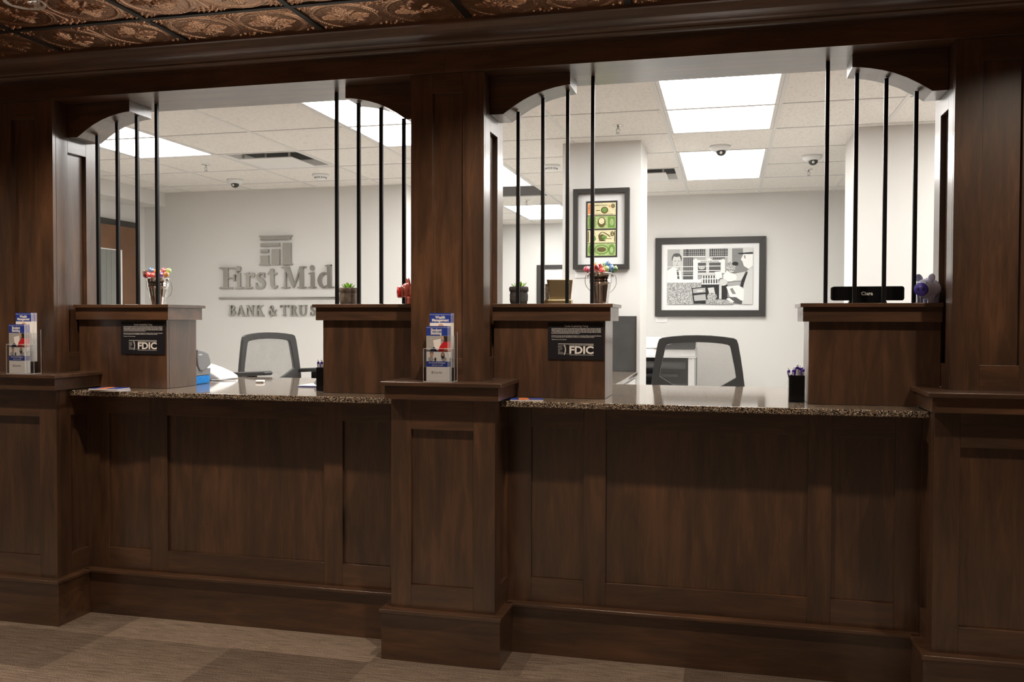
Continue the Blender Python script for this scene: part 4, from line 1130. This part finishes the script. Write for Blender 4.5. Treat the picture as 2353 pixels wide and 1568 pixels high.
t = thing('white_device', (-2.92, 4.55, 1.109), 'glossy white sloping device lying behind the grey check scanner', 'device')
dv = MB()
prof_ = [(-3.12, 1.110), (-3.10, 1.190), (-2.98, 1.197), (-2.92, 1.190), (-2.86, 1.172), (-2.80, 1.148), (-2.765, 1.128), (-2.755, 1.110)]
dv.prism(prof_, 'y', 4.42, 4.62); dv.build('shell', 'plastic_white', t, bevel=0.02, seg=4, smooth=False)
MB().tube([(-2.80, 4.40, 1.113), (-2.72, 4.40, 1.113), (-2.66, 4.43, 1.112)], 0.003, 6).build('cable', 'plastic_white', t)
# paper strips
for k, (dx, dy, dz) in enumerate(((0, 0, 0), (0.004, -0.018, 0))):
    o = MB().tube([(-2.485+dx, 4.345+dy, 1.1155), (-2.445+dx, 4.345+dy+0.012, 1.1155)], 0.0068, 12).build('paper_roll', 'paper')
    tag(o, ('small white paper roll on the left counter, farther one of the pair', 'small white paper roll on the left counter, nearer one of the pair')[k], 'paper roll', 'small paper rolls on the left counter')
t = thing('notepad', (-2.08, 4.18, 1.109), 'pale blue notepad on the left granite beside the black pen cup', 'notepad')
bx(-2.128, -2.018, 4.12, 4.27, 1.109, 1.114).build('pages', 'blue_light', t); bx(-2.128, -2.018, 4.12, 4.27, 1.1142, 1.1152).build('top_sheet', 'paper', t)
t = thing('tape_wedge', (-2.045, 4.20, 1.1155), 'small grey plastic wedge standing on the pale blue notepad', 'stand')
MB().prism([(-2.066, 1.122), (-2.058, 1.116), (-2.030, 1.116), (-2.034, 1.135), (-2.045, 1.150), (-2.060, 1.134)], 'y', 4.175, 4.225).build('wedge', 'plastic_grey', t, bevel=0.003)

# pen cups and pens
def pen_cup(x0, x1, y0, y1, lb):
    t = thing('pen_cup', ((x0+x1)/2, (y0+y1)/2, 1.109), lb, 'cup', 'square black pen cups')
    z0, z1, w = 1.109, 1.222, 0.003
    c = MB(); c.box(x0, x1, y0, y0+w, z0, z1); c.box(x0, x1, y1-w, y1, z0, z1); c.box(x0, x0+w, y0+w, y1-w, z0, z1); c.box(x1-w, x1, y0+w, y1-w, z0, z1)
    c.build('cup_wall', 'plastic_black', t, bevel=0.0008)
    bx(x0+w, x1-w, y0+w, y1-w, z0, z0+w).build('cup_floor', 'plastic_black', t)
    return t
def pen_proto():
    t = thing('pen', (0, 0, 0), 'x', 'pen')
    MB().lathe([(0.0008, 0), (0.0042, 0.012), (0.0046, 0.05), (0.0046, 0.120), (0.0036, 0.126), (0.0, 0.127)], (0, 0, 0), 12).build('barrel', 'plastic_white', t, smooth=True)
    MB().lathe([(0.0048, 0.118), (0.0050, 0.119), (0.0052, 0.124), (0.0048, 0.128), (0.0, 0.128)], (0, 0, 0), 12).build('collar', 'purple', t, smooth=True)
    b = MB(); b.prism([(-0.0075, 0.096), (-0.0055, 0.095), (-0.0045, 0.126), (-0.0070, 0.126), (-0.0085, 0.112)], 'y', -0.0022, 0.0022); b.build('clip', 'purple', t, bevel=0.0006)
    MB().lathe([(0.0024, 0.128), (0.0024, 0.138), (0.0, 0.139)], (0, 0, 0), 10).build('button', 'plastic_white', t)
    return t
pen = pen_proto(); pen_used = [False]
wordn = ('first', 'second', 'third', 'fourth', 'fifth', 'sixth', 'seventh', 'eighth', 'ninth')
def place_pens(cx_, cy2, lst, where, grp):
    for k, (dx, dy, tx, ty, rz, dz) in enumerate(lst):
        o = pen if not pen_used[0] else copy_tree(pen)
        pen_used[0] = True
        o.location = (cx_+dx, cy2+dy, 1.120+dz)
        o.rotation_euler = (ty, tx, rz)
        tag(o, 'white pen with purple clip in the %s, %s from the left' % (where, wordn[k]), 'pen', grp)
cupR = pen_cup(0.2505, 0.314, 3.885, 3.950, 'square black pen cup full of purple and white pens, right counter')
place_pens(0.282, 3.917, [(-0.004, -0.010, R(-14), R(4), 0.2, 0.0), (-0.008, 0.0, R(-8), R(7), 0.9, 0.001), (-0.003, 0.012, R(-5), R(-5), -0.4, -0.004), (0.0, -0.014, R(-2), R(8), 0.3, 0.012),
    (0.001, 0.004, R(3), R(3), 1.2, 0.006), (0.004, 0.014, R(5), R(-6), -0.2, 0.004), (0.008, -0.008, R(7), R(6), 0.6, 0.0), (0.006, 0.006, R(11), R(-3), 0.1, 0.008), (0.012, -0.002, R(9), R(2), 2.0, 0.01)], 'right black cup', 'pens in the right cup')
cupL = pen_cup(-1.9135, -1.8495, 3.895, 3.960, 'square black pen cup half hidden by the ledge box, left counter')
place_pens(-1.882, 3.927, [(-0.006, -0.004, R(-11), R(5), 0.4, 0.004), (-0.006, 0.010, R(-7), R(-3), 1.0, 0.0), (0.0, -0.012, R(-3), R(6), 0.2, 0.002), (0.006, 0.004, R(4), R(0), 0.8, 0.005)], 'left black cup', 'pens in the left cup')

# booklets on the granite
def booklet(x0, x1, y0, y1, z, h, lb, rz=0, grp='booklets lying on the granite'):
    cx_, cy2 = (x0+x1)/2, (y0+y1)/2
    t = thing('booklet', (cx_, cy2, z), lb, 'booklet', grp)
    bx(x0, x1, y0, y1, z, z+h-0.0008).build('pages', 'paper', t)
    b = bx(x0, x1, y0, y1, z+h-0.0007, z+h).build('cover', 'blue', t)
    b.data.materials
    MB().prism([(x0+(x1-x0)*0.25, y0), (x0+(x1-x0)*0.6, y0), (x0+(x1-x0)*0.5, y1), (x0+(x1-x0)*0.25, y1)], 'z', z+h, z+h+0.0004).build('cover_picture', 'orange_print', t)
    tb = MB(); vs, fs = text_geo('Banking', 0.02, 'LEFT'); tb.add([(x0+(x1-x0)*0.62+v[0]*0.6, y0+0.03+v[1], z+h+0.0003) for v in vs], fs); tb.build('cover_lettering', 'letter_white', t)
    t.rotation_euler.z = rz
    return t
booklet(-2.955, -2.800, 3.612, 3.715, 1.1085, 0.0055, 'lower booklet of the two stacked at the left end of the granite', R(2))
booklet(-2.950, -2.802, 3.610, 3.712, 1.1145, 0.0060, 'upper booklet of the two stacked at the left end of the granite', R(4))
booklet(-0.905, -0.765, 3.655, 3.745, 1.1085, 0.0045, 'thin blue and white booklet on the right granite beside the centre pedestal', R(12))

# ------------------------------------------------------------------ brochures and their holders
def rotz(o, c, a):
    pass
def brochure(kind):
    """local: lower left corner of the front cover at the origin, cover faces -Y"""
    t = thing('brochure', (0, 0, 0), 'x', 'brochure')
    w, h = 0.094, 0.232
    bx(0, w, 0, 0.0022, 0, h).build('leaflet', 'paper', t)
    y = -0.0003
    def rb(n, mtl, x0, x1, z0, z1, d=0.0): bx(x0, x1, y-d, y-d+0.0003, z0, z1).build(n, mtl, t)
    if kind == 'student':
        rb('header_band', 'blue', 0, w, 0.191, h)
        rb('header_line', 'letter_white', 0, w, 0.2255, 0.2265, 0.0002)
        b = MB(); text_on(b, 'Student', w*0.46, y-0.0004, 0.2095, 0.0175, bold=0.0006, sx=0.88); text_on(b, 'Banking', w*0.46, y-0.0004, 0.1965, 0.0175, bold=0.0006, sx=0.88); b.build('title', 'letter_white', t)
        rb('photo_background', 'grey_print', 0, w, 0.1245, 0.191)
        b = MB(); yy = y-0.0006
        def pl(m_, *p): b.m = m_; b.prism(list(p), 'y', yy-0.0002*(m_+1), yy-0.0002*m_)
        pl(0, (0.030, 0.172), (0.064, 0.179), (0.064, 0.150), (0.034, 0.146)); pl(0, (0.034, 0.146), (0.064, 0.150), (0.052, 0.128), (0.046, 0.130))
        pl(1, (0.012, 0.1255), (0.050, 0.1255), (0.034, 0.145)); pl(2, (0.052, 0.1255), (w, 0.1255), (w, 0.168), (0.078, 0.168), (0.060, 0.148))
        pl(3, (0.070, 0.190), (w, 0.190), (w, 0.167), (0.080, 0.166), (0.074, 0.176)); pl(4, (0.068, 0.190), (0.076, 0.190), (0.078, 0.170), (0.070, 0.174)); pl(4, (0.076, 0.128), (w, 0.128), (w, 0.139), (0.082, 0.139))
        b.build('cover_photo', ['paper', 'navy_print', 'red_print', 'hair_print', 'skin_print'], t)
        rb('small_photo', 'mat_white', 0.001, 0.0465, 0.0835, 0.124); rb('small_photo', 'mat_white', 0.048, w-0.001, 0.0835, 0.124)
        b = MB(); yy = y-0.0006
        def pe2(m_, cx_, cz, rx, rz): b.m = m_; b.prism([(cx_+rx*math.cos(2*math.pi*k/14), cz+rz*math.sin(2*math.pi*k/14)) for k in range(14)], 'y', yy-0.0002*(m_+1), yy-0.0002*m_)
        pe2(1, 0.024, 0.118, 0.008, 0.005); pe2(2, 0.024, 0.111, 0.007, 0.010); pe2(0, 0.020, 0.093, 0.012, 0.009); pe2(1, 0.040, 0.092, 0.004, 0.008)
        pe2(1, 0.073, 0.108, 0.008, 0.014); pe2(2, 0.073, 0.112, 0.005, 0.007); pe2(0, 0.078, 0.094, 0.012, 0.009)
        b.build('portraits', ['grey_print', 'hair_print', 'skin_print'], t)
        rb('footer_band', 'blue', 0, w, 0.0605, 0.083)
        b = MB(); text_on(b, 'An Account Designed', w*0.5, y-0.0004, 0.0745, 0.0092, bold=0.0001, sx=0.88); text_on(b, 'with you in mind!', w*0.52, y-0.0004, 0.0650, 0.0082, sx=0.86); b.build('slogan', 'letter_white', t)
        b = MB(); text_on(b, 'First Mid', w*0.55, y-0.0003, 0.033, 0.011, sx=0.9)
        for k in range(3): b.box(0.022+k*0.003, 0.0242+k*0.003, y-0.0005, y, 0.033, 0.036+k*0.002)
        b.box(0.0215, 0.031, y-0.0005, y, 0.0405, 0.042)
        b.build('bank_mark', 'grey_print', t)
    else:
        rb('header_band', 'blue', 0, w, 0.191, h)
        rb('header_line', 'letter_white', 0, w, 0.2250, 0.2260, 0.0002)
        b = MB(); text_on(b, 'Wealth', w*0.5, y-0.0004, 0.2085, 0.0165, bold=0.0006, sx=0.88); text_on(b, 'Management', w*0.5, y-0.0004, 0.1965, 0.0165, bold=0.0006, sx=0.88); b.build('title', 'letter_white', t)
        b = MB(); b.prism([(0.05+0.014*math.cos(k*math.pi/10), 0.172+0.014*math.sin(k*math.pi/10)) for k in range(20)], 'y', y-0.0004, y); b.build('cover_photo', 'skin_print', t)
    return t
bs = brochure('student'); bw = brochure('wealth'); used = {'s': False, 'w': False}
def put(kind, x, y, z, tilt, rz, lb, grp):
    src = bs if kind == 's' else bw
    o = src if not used[kind] else copy_tree(src); used[kind] = True
    o.location = (x, y, z); o.rotation_euler = (tilt, 0, rz)
    tag(o, lb, 'brochure', grp)
def holder(x, y, z, rz, where, ns, nw):
    """two-tier clear holder; x,y: front left corner"""
    t = thing('brochure_holder', (0, 0, 0), 'clear two-tier brochure holder standing on the %s' % where, 'holder', 'clear brochure holders on the pedestals')
    w, d, e = 0.124, 0.082, 0.0022
    def pn(n, *a): bx(*a).build(n, 'acrylic', t)
    pn('base', 0, w, 0, d, 0, e)
    pn('front_pocket', 0, w, 0, e, e, 0.140)
    pn('side_wall', 0, e, e, 0.038, e, 0.140); pn('side_wall', w-e, w, e, 0.038, e, 0.140)
    pn('divider', 0, w, 0.038, 0.038+e, e, 0.195)
    pn('side_wall', 0, e, 0.0405, d-e, e, 0.195); pn('side_wall', w-e, w, 0.0405, d-e, e, 0.195)
    pn('back_panel', 0, w, d-e, d, e, 0.21)
    eg = MB()
    for xx in (0.0, w): eg.tube([(xx, 0, 0.001), (xx, 0, 0.140)], 0.0009, 4); eg.tube([(xx, 0.040, 0.001), (xx, 0.040, 0.195)], 0.0009, 4); eg.tube([(xx, d, 0.001), (xx, d, 0.21)], 0.0009, 4)
    eg.tube([(0, 0, 0.140), (w, 0, 0.140)], 0.0009, 4); eg.tube([(0, 0, 0.001), (w, 0, 0.001)], 0.0011, 4); eg.tube([(w, 0, 0.001), (w, d, 0.001)], 0.0009, 4); eg.tube([(w, 0, 0.140), (w, 0.038, 0.140)], 0.0009, 4)
    eg.build('polished_edge', 'acrylic_edge', t)
    t.location = (x, y, z); t.rotation_euler.z = rz
    ca, sa = math.cos(rz), math.sin(rz)
    def loc(a, b): return (x+a*ca-b*sa, y+a*sa+b*ca)
    for k in range(ns):
        a, b = loc(0.012+0.0012*k, 0.0045+0.0048*k)
        put('s', a, b, z+e+0.001, 0, rz, ('white and blue student brochure, front copy in the holder on the %s' if k == 0 else 'student brochure behind the front copy in the holder on the %s') % where, 'student brochures in the holder on the %s' % where)
    for k in range(nw):
        a, b = loc(0.014+0.0009*k, 0.0420+0.0052*k)
        put('w', a, b, z+0.058, 0, rz, ('blue wealth brochure, front copy of the rear tier in the holder on the %s' if k == 0 else 'wealth brochure behind the front copy, rear tier, holder on the %s') % where, 'wealth brochures in the holder on the %s' % where)
    # riser block under the rear tier
    o = bx(0.004, w-0.004, 0.0425, d-0.004, 0.003, 0.055).build('riser', 'acrylic', None, shift=False)
    o.parent = t
holder(-1.2465, 3.538, 1.1897, 0, 'centre pedestal', 6, 6)
holder(-3.323, 3.512, 1.1897, R(-4), 'left pedestal', 6, 6)

# ------------------------------------------------------------------ things on the ledges
ZL = 1.5227
def pail(x, y, rt_, rb, h, lb, cut):
    t = thing('metal_pail', (x, y, ZL), lb, 'pail', 'shiny pails of lollipops')
    prof_ = [(0.0, 0), (rb, 0), (rb+0.001, 0.002)]
    def rad(z): return rb+(rt_-rb)*z/h
    for k in range(1, 9): prof_.append((rad(h*0.66*k/8), h*0.66*k/8))
    prof_ += [(rad(h*0.70)+0.0025, h*0.69), (rad(h*0.70)+0.003, h*0.705), (rad(h*0.72), h*0.72), (rad(h*0.74)+0.0025, h*0.735), (rad(h*0.75), h*0.75), (rad(h*0.97), h*0.97), (rt_+0.002, h*0.985), (rt_+0.001, h), (rt_-0.003, h*0.98), (rad(0.3*h)-0.002, 0.3*h), (0, 0.28*h)]
    MB().lathe(prof_, (x, y, ZL), 40, cap=False).build('pail_body', 'chrome', t, smooth=True)
    e = rt_+0.003; zt = ZL+h*0.88
    pts = [(-e, 0, zt+0.004), (-e-0.010, 0.002, zt+0.002), (-e-0.011, 0.012, zt-0.035), (-e*0.86, 0.030, zt-0.062), (-e*0.5, 0.044, zt-0.074), (0, 0.050, zt-0.078)]
    pts = pts + [(-a, b, c) for a, b, c in pts[-2::-1]]
    P = []
    for i in range(len(pts)-1):
        p0, p1, p2, p3 = [Vector(pts[max(0, min(len(pts)-1, i+k))]) for k in (-1, 0, 1, 2)]
        for k in range(5):
            u = k/5; P.append(0.5*((2*p1)+(-p0+p2)*u+(2*p0-5*p1+4*p2-p3)*u*u+(-p0+3*p1-3*p2+p3)*u**3))
    P.append(Vector(pts[-1]))
    MB().tube([(x+p.x, y+p.y, p.z) for p in P], 0.0013, 6).build('wire_handle', 'steel', t, smooth=True)
    for s_ in (-1, 1): MB().ball((x+s_*(e-0.001), y, zt+0.003), (0.003, 0.005, 0.006), 10).build('handle_ear', 'steel', t, smooth=True)
    return t
pail(-2.815, 3.955, 0.0575, 0.0325, 0.136, 'shiny metal pail of lollipops on the left ledge', 0)
pail(-0.557, 3.955, 0.0546, 0.0345, 0.141, 'shiny metal pail of lollipops on the ledge right of the centre column', 0)
def pop(x, y, z, r_, colr, px_, py_, lb, grp):
    t = thing('lollipop', (x, y, z), lb, 'lollipop', grp)
    def fn(d): return 1+0.07*math.sin(9*d.x+4)*math.sin(8*d.y+1)+0.06*math.sin(13*d.z+5*d.x)
    MB().ball((x, y, z), r_, 16, fn=fn).build('wrapped_candy', 'wrap_'+colr, t, smooth=True)
    # twisted skirt of wrapper and stick towards the pail centre
    v = (Vector((px_, py_, ZL+0.055))-Vector((x, y, z))).normalized(); u = v.cross(Vector((0, 1, 0.1))).normalized()
    c0 = Vector((x, y, z))
    sk = MB(); n_ = 12; w_ = v.cross(u)
    for k in range(n_):
        a = 2*math.pi*k/n_
        for s0, s1 in ((r_*0.9, 0.42), (r_*1.35, 0.20), (r_*1.9, 0.55)):
            sk.v.append(tuple(c0+v*s0+(u*math.cos(a)+w_*math.sin(a))*r_*s1*(1+0.2*math.sin(a*5))))
    for k in range(n_):
        a, b = k*3, ((k+1) % n_)*3
        sk.face((a, b, b+1, a+1)); sk.face((a+1, b+1, b+2, a+2))
    sk.build('wrapper_twist', 'wrap_'+colr, t, smooth=True)
    MB().tube([tuple(c0+v*r_*0.9), tuple(c0+v*0.062)], 0.0016, 6).build('stick', 'paper', t)
A1 = [(346.5, 621.8, 'blue', -0.010, 'blue lollipop at the top of the left pail'), (333.2, 627.4, 'brown', -0.016, 'brown and white lollipop at the left rim of the left pail'),
      (338.5, 624, 'pink', 0.012, 'pale pink lollipop behind the brown one in the left pail'), (326, 631, 'cyan', 0.004, 'pale blue lollipop leaning out of the far left of the left pail'),
      (355.6, 624.6, 'orange', 0.004, 'orange lollipop just left of the bar in the left pail'), (346.5, 632.5, 'red', -0.030, 'red lollipop at the front of the left pail'),
      (337.5, 633.4, 'pink', -0.024, 'dark pink lollipop low at the front left of the left pail'), (356.5, 633.6, 'red', -0.026, 'red lollipop behind the black bar in the left pail'),
      (372, 622, 'pink', 0.014, 'pale pink lollipop at the top right of the left pail'), (368.5, 628.4, 'lime', -0.014, 'lime lollipop just right of the bar in the left pail'),
      (384, 622.8, 'lime', 0.016, 'lime lollipop at the upper right edge of the left pail'), (377.0, 632.0, 'violet', -0.028, 'violet lollipop at the front right of the left pail'),
      (387.0, 631.5, 'orange', -0.012, 'orange lollipop at the right rim of the left pail')]
for px_, py_, c_, dy, lb in A1:
    pop(-2.815+(px_-361.5)/455, 3.955+dy, 1.6587+(640-py_)/452, 0.0142, c_, -2.815, 3.955, lb, 'lollipops in the left pail')
A2 = [(1350.5, 619.3, 'pink', -0.010, 'pink lollipop left of the bar in the right pail'), (1374, 617, 'red', -0.028, 'red lollipop just right of the bar in the right pail'),
      (1382, 614, 'red', 0.0, 'dark red lollipop in the middle of the right pail'), (1369, 612, 'orange', 0.012, 'orange red lollipop behind the bar in the right pail'),
      (1389.5, 612.2, 'green', 0.010, 'green lollipop at the top of the right pail'), (1399.5, 608.0, 'blue', 0.004, 'blue lollipop standing highest in the right pail'),
      (1396.5, 619.5, 'lime', -0.022, 'lime lollipop at the front of the right pail'), (1407.0, 617.0, 'blue', -0.006, 'blue lollipop near the right rim of the right pail'),
      (1414, 618.5, 'green', 0.010, 'green lollipop leaning over the right rim of the right pail'), (1388, 623.5, 'red', -0.036, 'small red lollipop at the front rim of the right pail'),
      (1361, 617, 'violet', 0.010, 'violet lollipop hidden behind the bar in the right pail')]
for px_, py_, c_, dy, lb in A2:
    pop(-0.557+(px_-1381.5)/515, 3.955+dy, 1.6645+(627-py_)/513, 0.0145, c_, -0.557, 3.955, lb, 'lollipops in the right pail')

def succulent(x, y, r_, h, mt, lb, seed):
    rn = random.Random(seed)
    t = thing('potted_succulent', (x, y, ZL), lb, 'plant', 'small potted succulents on the ledges')
    def wob(k, z): return 1+0.03*math.sin(k*1.7+z*60)+0.02*math.sin(k*3.1)
    b = MB(); n_ = 26
    rows = [(0.80, 0.0), (0.90, 0.06), (0.97, 0.25), (0.98, 0.50), (0.93, 0.66), (0.92, 0.70), (1.02, 0.74), (1.04, 0.88), (0.99, 0.98), (0.93, 1.0), (0.86, 0.97), (0.84, 0.86)]
    for a, z in rows:
        for k in range(n_):
            tt = 2*math.pi*k/n_; w = wob(k % n_, z)
            b.v.append((x+r_*a*w*math.cos(tt), y+r_*a*w*math.sin(tt), ZL+h*z))
    for i_ in range(len(rows)-1):
        for k in range(n_): b.face((i_*n_+k, i_*n_+(k+1) % n_, (i_+1)*n_+(k+1) % n_, (i_+1)*n_+k))
    b.face(list(range(n_))[::-1])
    b.build('pot', mt, t, smooth=True)
    MB().lathe([(r_*0.84, 0), (0, 0.003)], (x, y, ZL+h*0.88), 20).build('soil', 'soil', t)
    for lv, (cnt, ln, el_) in enumerate(((7, 0.040, 12), (6, 0.034, 38), (4, 0.026, 64))):
        for k in range(cnt):
            az = 2*math.pi*(k+0.5*lv)/cnt+rn.uniform(-.15, .15); e_ = R(el_+rn.uniform(-6, 8)); L_ = ln*rn.uniform(0.85, 1.15)
            lf = MB(); segs = 6
            for s_ in range(segs+1):
                u = s_/segs; wd_ = 0.0085*math.sin(math.pi*min(1, 0.18+u*0.82))**0.7*(1 if u < 0.99 else 0.05); th_ = 0.003*(1-u*0.7)
                e2 = e_+0.35*u
                c_ = Vector((math.cos(az)*math.cos(e2)*L_*u, math.sin(az)*math.cos(e2)*L_*u, math.sin(e2)*L_*u))
                sd = Vector((-math.sin(az), math.cos(az), 0)); upv = Vector((-math.cos(az)*math.sin(e2), -math.sin(az)*math.sin(e2), math.cos(e2)))
                base = Vector((x, y, ZL+h*0.9))
                for q_ in (sd*wd_+upv*0.002, upv*th_*0.3, -sd*wd_+upv*0.002, -upv*th_): lf.v.append(tuple(base+c_+q_))
            for s_ in range(segs):
                for k2 in range(4): lf.face((s_*4+k2, s_*4+(k2+1) % 4, (s_+1)*4+(k2+1) % 4, (s_+1)*4+k2))
            lf.face((3, 2, 1, 0)); lf.face((segs*4, segs*4+1, segs*4+2, segs*4+3))
            lf.build('leaf', 'leaf', t, smooth=True)
succulent(-1.757, 3.925, 0.0465, 0.080, 'stone', 'green succulent in a brown stone-like pot on the left window ledge', 3)
succulent(-0.926, 3.930, 0.0425, 0.080, 'stone_dark', 'green succulent in a dark grey stone-like pot behind the bar', 5)

def piggy(loc, rz, mc, ms, lb, sc=1.0):
    t = thing('piggy_bank', (0, 0, 0), lb, 'piggy bank', 'toy piggy banks on the ledges')
    def fn(d): return 1.0
    b = MB()
    b.ball((0, 0.016, 0.058), (0.046, 0.056, 0.044), 28)
    b.build('body', mc, t, smooth=True)
    MB().ball((0, -0.026, 0.062), (0.035, 0.030, 0.034), 26).build('head', mc, t, smooth=True)
    MB().lathe([(0.029, 0.0), (0.0265, 0.012)], (0, 0, 0), 24, mat=Matrix.Translation((0, -0.048, 0.055)) @ Matrix.Rotation(R(90), 4, 'X'), cap=False).build('muzzle', mc, t, smooth=True)
    sn = MB().lathe([(0.024, -0.006), (0.0265, 0.0), (0.0265, 0.010), (0.0245, 0.013), (0.0, 0.0135)], (0, 0, 0), 28, mat=Matrix.Translation((0, -0.056, 0.054)) @ Matrix.Rotation(R(90), 4, 'X')).build('snout', ms, t, smooth=True)
    for s_ in (-1, 1):
        MB().ball((s_*0.0095, -0.0695, 0.055), (0.0035, 0.0012, 0.0075), 12).build('nostril', 'pig_dark', sn, smooth=True)
        MB().ball((s_*0.017, -0.0545, 0.080), 0.0026, 10).build('eye', 'pig_dark', t, smooth=True)
        MB().ball((0, 0, 0), (0.0145, 0.005, 0.019), 16, mat=Matrix.Translation((s_*0.024, -0.020, 0.100)) @ Matrix.Rotation(R(s_*22), 4, 'Y') @ Matrix.Rotation(R(12), 4, 'X')).build('ear', mc, t, smooth=True)
        for yy in (-0.016, 0.036):
            MB().lathe([(0.0115, 0.0), (0.0125, 0.004), (0.0125, 0.020), (0.016, 0.034)], (s_*0.022, yy, 0), 16).build('leg', mc, t, smooth=True)
    MB().tube([(0, 0.060, 0.066), (0.003, 0.067, 0.070), (0.006, 0.070, 0.076), (0.002, 0.069, 0.081), (-0.002, 0.067, 0.078)], 0.0025, 8).build('tail', mc, t, smooth=True)
    bx(-0.002, 0.002, -0.008, 0.022, 0.0985, 0.1005).build('coin_slot', 'pig_dark', t)
    t.location = loc; t.rotation_euler.z = rz; t.scale = (sc, sc, sc)
piggy((0.776, 3.862, ZL), R(-30), 'pig_blue', 'snout_blue', 'pale lavender piggy bank with a purple snout on the right ledge')
piggy((-1.398, 3.822, ZL), R(-60), 'pig_red', 'snout_red', 'salmon piggy bank with a red snout peeking past the centre column')

# name plate
t = thing('name_plate', (0.561, 3.95, ZL), 'black rounded name plate lettered Ciera behind the right bars', 'name plate')
def rrect(x0, x1, z0, z1, r_, n=6):
    pts = []
    for cx_, cz, a0 in ((x1-r_, z0+r_, -90), (x1-r_, z1-r_, 0), (x0+r_, z1-r_, 90), (x0+r_, z0+r_, 180)):
        for k in range(n+1):
            a = R(a0+90*k/n); pts.append((cx_+r_*math.cos(a), cz+r_*math.sin(a)))
    return pts
MB().prism(rrect(0.4225, 0.7060, 1.5360, 1.5950, 0.010), 'y', 3.938, 3.944).build('front_plate', 'plastic_black', t, bevel=0.001)
MB().prism(rrect(0.4185, 0.7020, 1.5365, 1.5945, 0.010), 'y', 3.9445, 3.955).build('back_plate', 'steel', t)
MB().prism([(0.487, ZL), (0.640, ZL), (0.634, 1.537), (0.493, 1.537)], 'y', 3.932, 3.962).build('foot', 'plastic_black', t)
b = MB(); text_on(b, 'Ciera', 0.561, 3.9378, 1.5585, 0.0205, bold=0.0006); b.build('lettering', 'letter_white', t)

# gold holder
t = thing('gold_holder', (-0.75, 4.0, ZL), 'gold metal card holder with a flared back on the right window ledge', 'holder')
MB().prism([(-0.793, 1.540), (-0.700, 1.540), (-0.690, 1.637), (-0.812, 1.637)], 'y', 4.00, 4.006).build('back_plate', 'gold', t, bevel=0.001)
bx(-0.814, -0.690, 3.962, 4.008, ZL, 1.5435).build('foot', 'gold', t, bevel=0.002)
b = MB()
for k in range(4):
    b.tube([(-0.822+0.002*k, 4.012, 1.545+0.022*k), (-0.806+0.003*k, 4.012, 1.556+0.022*k)], 0.0016, 6)
t2 = bx(-0.822, -0.700, 4.010, 4.013, ZL, 1.618).build('leaflet', 'speckle')
tag(t2, 'black and white leaflet standing behind the gold card holder', 'leaflet')
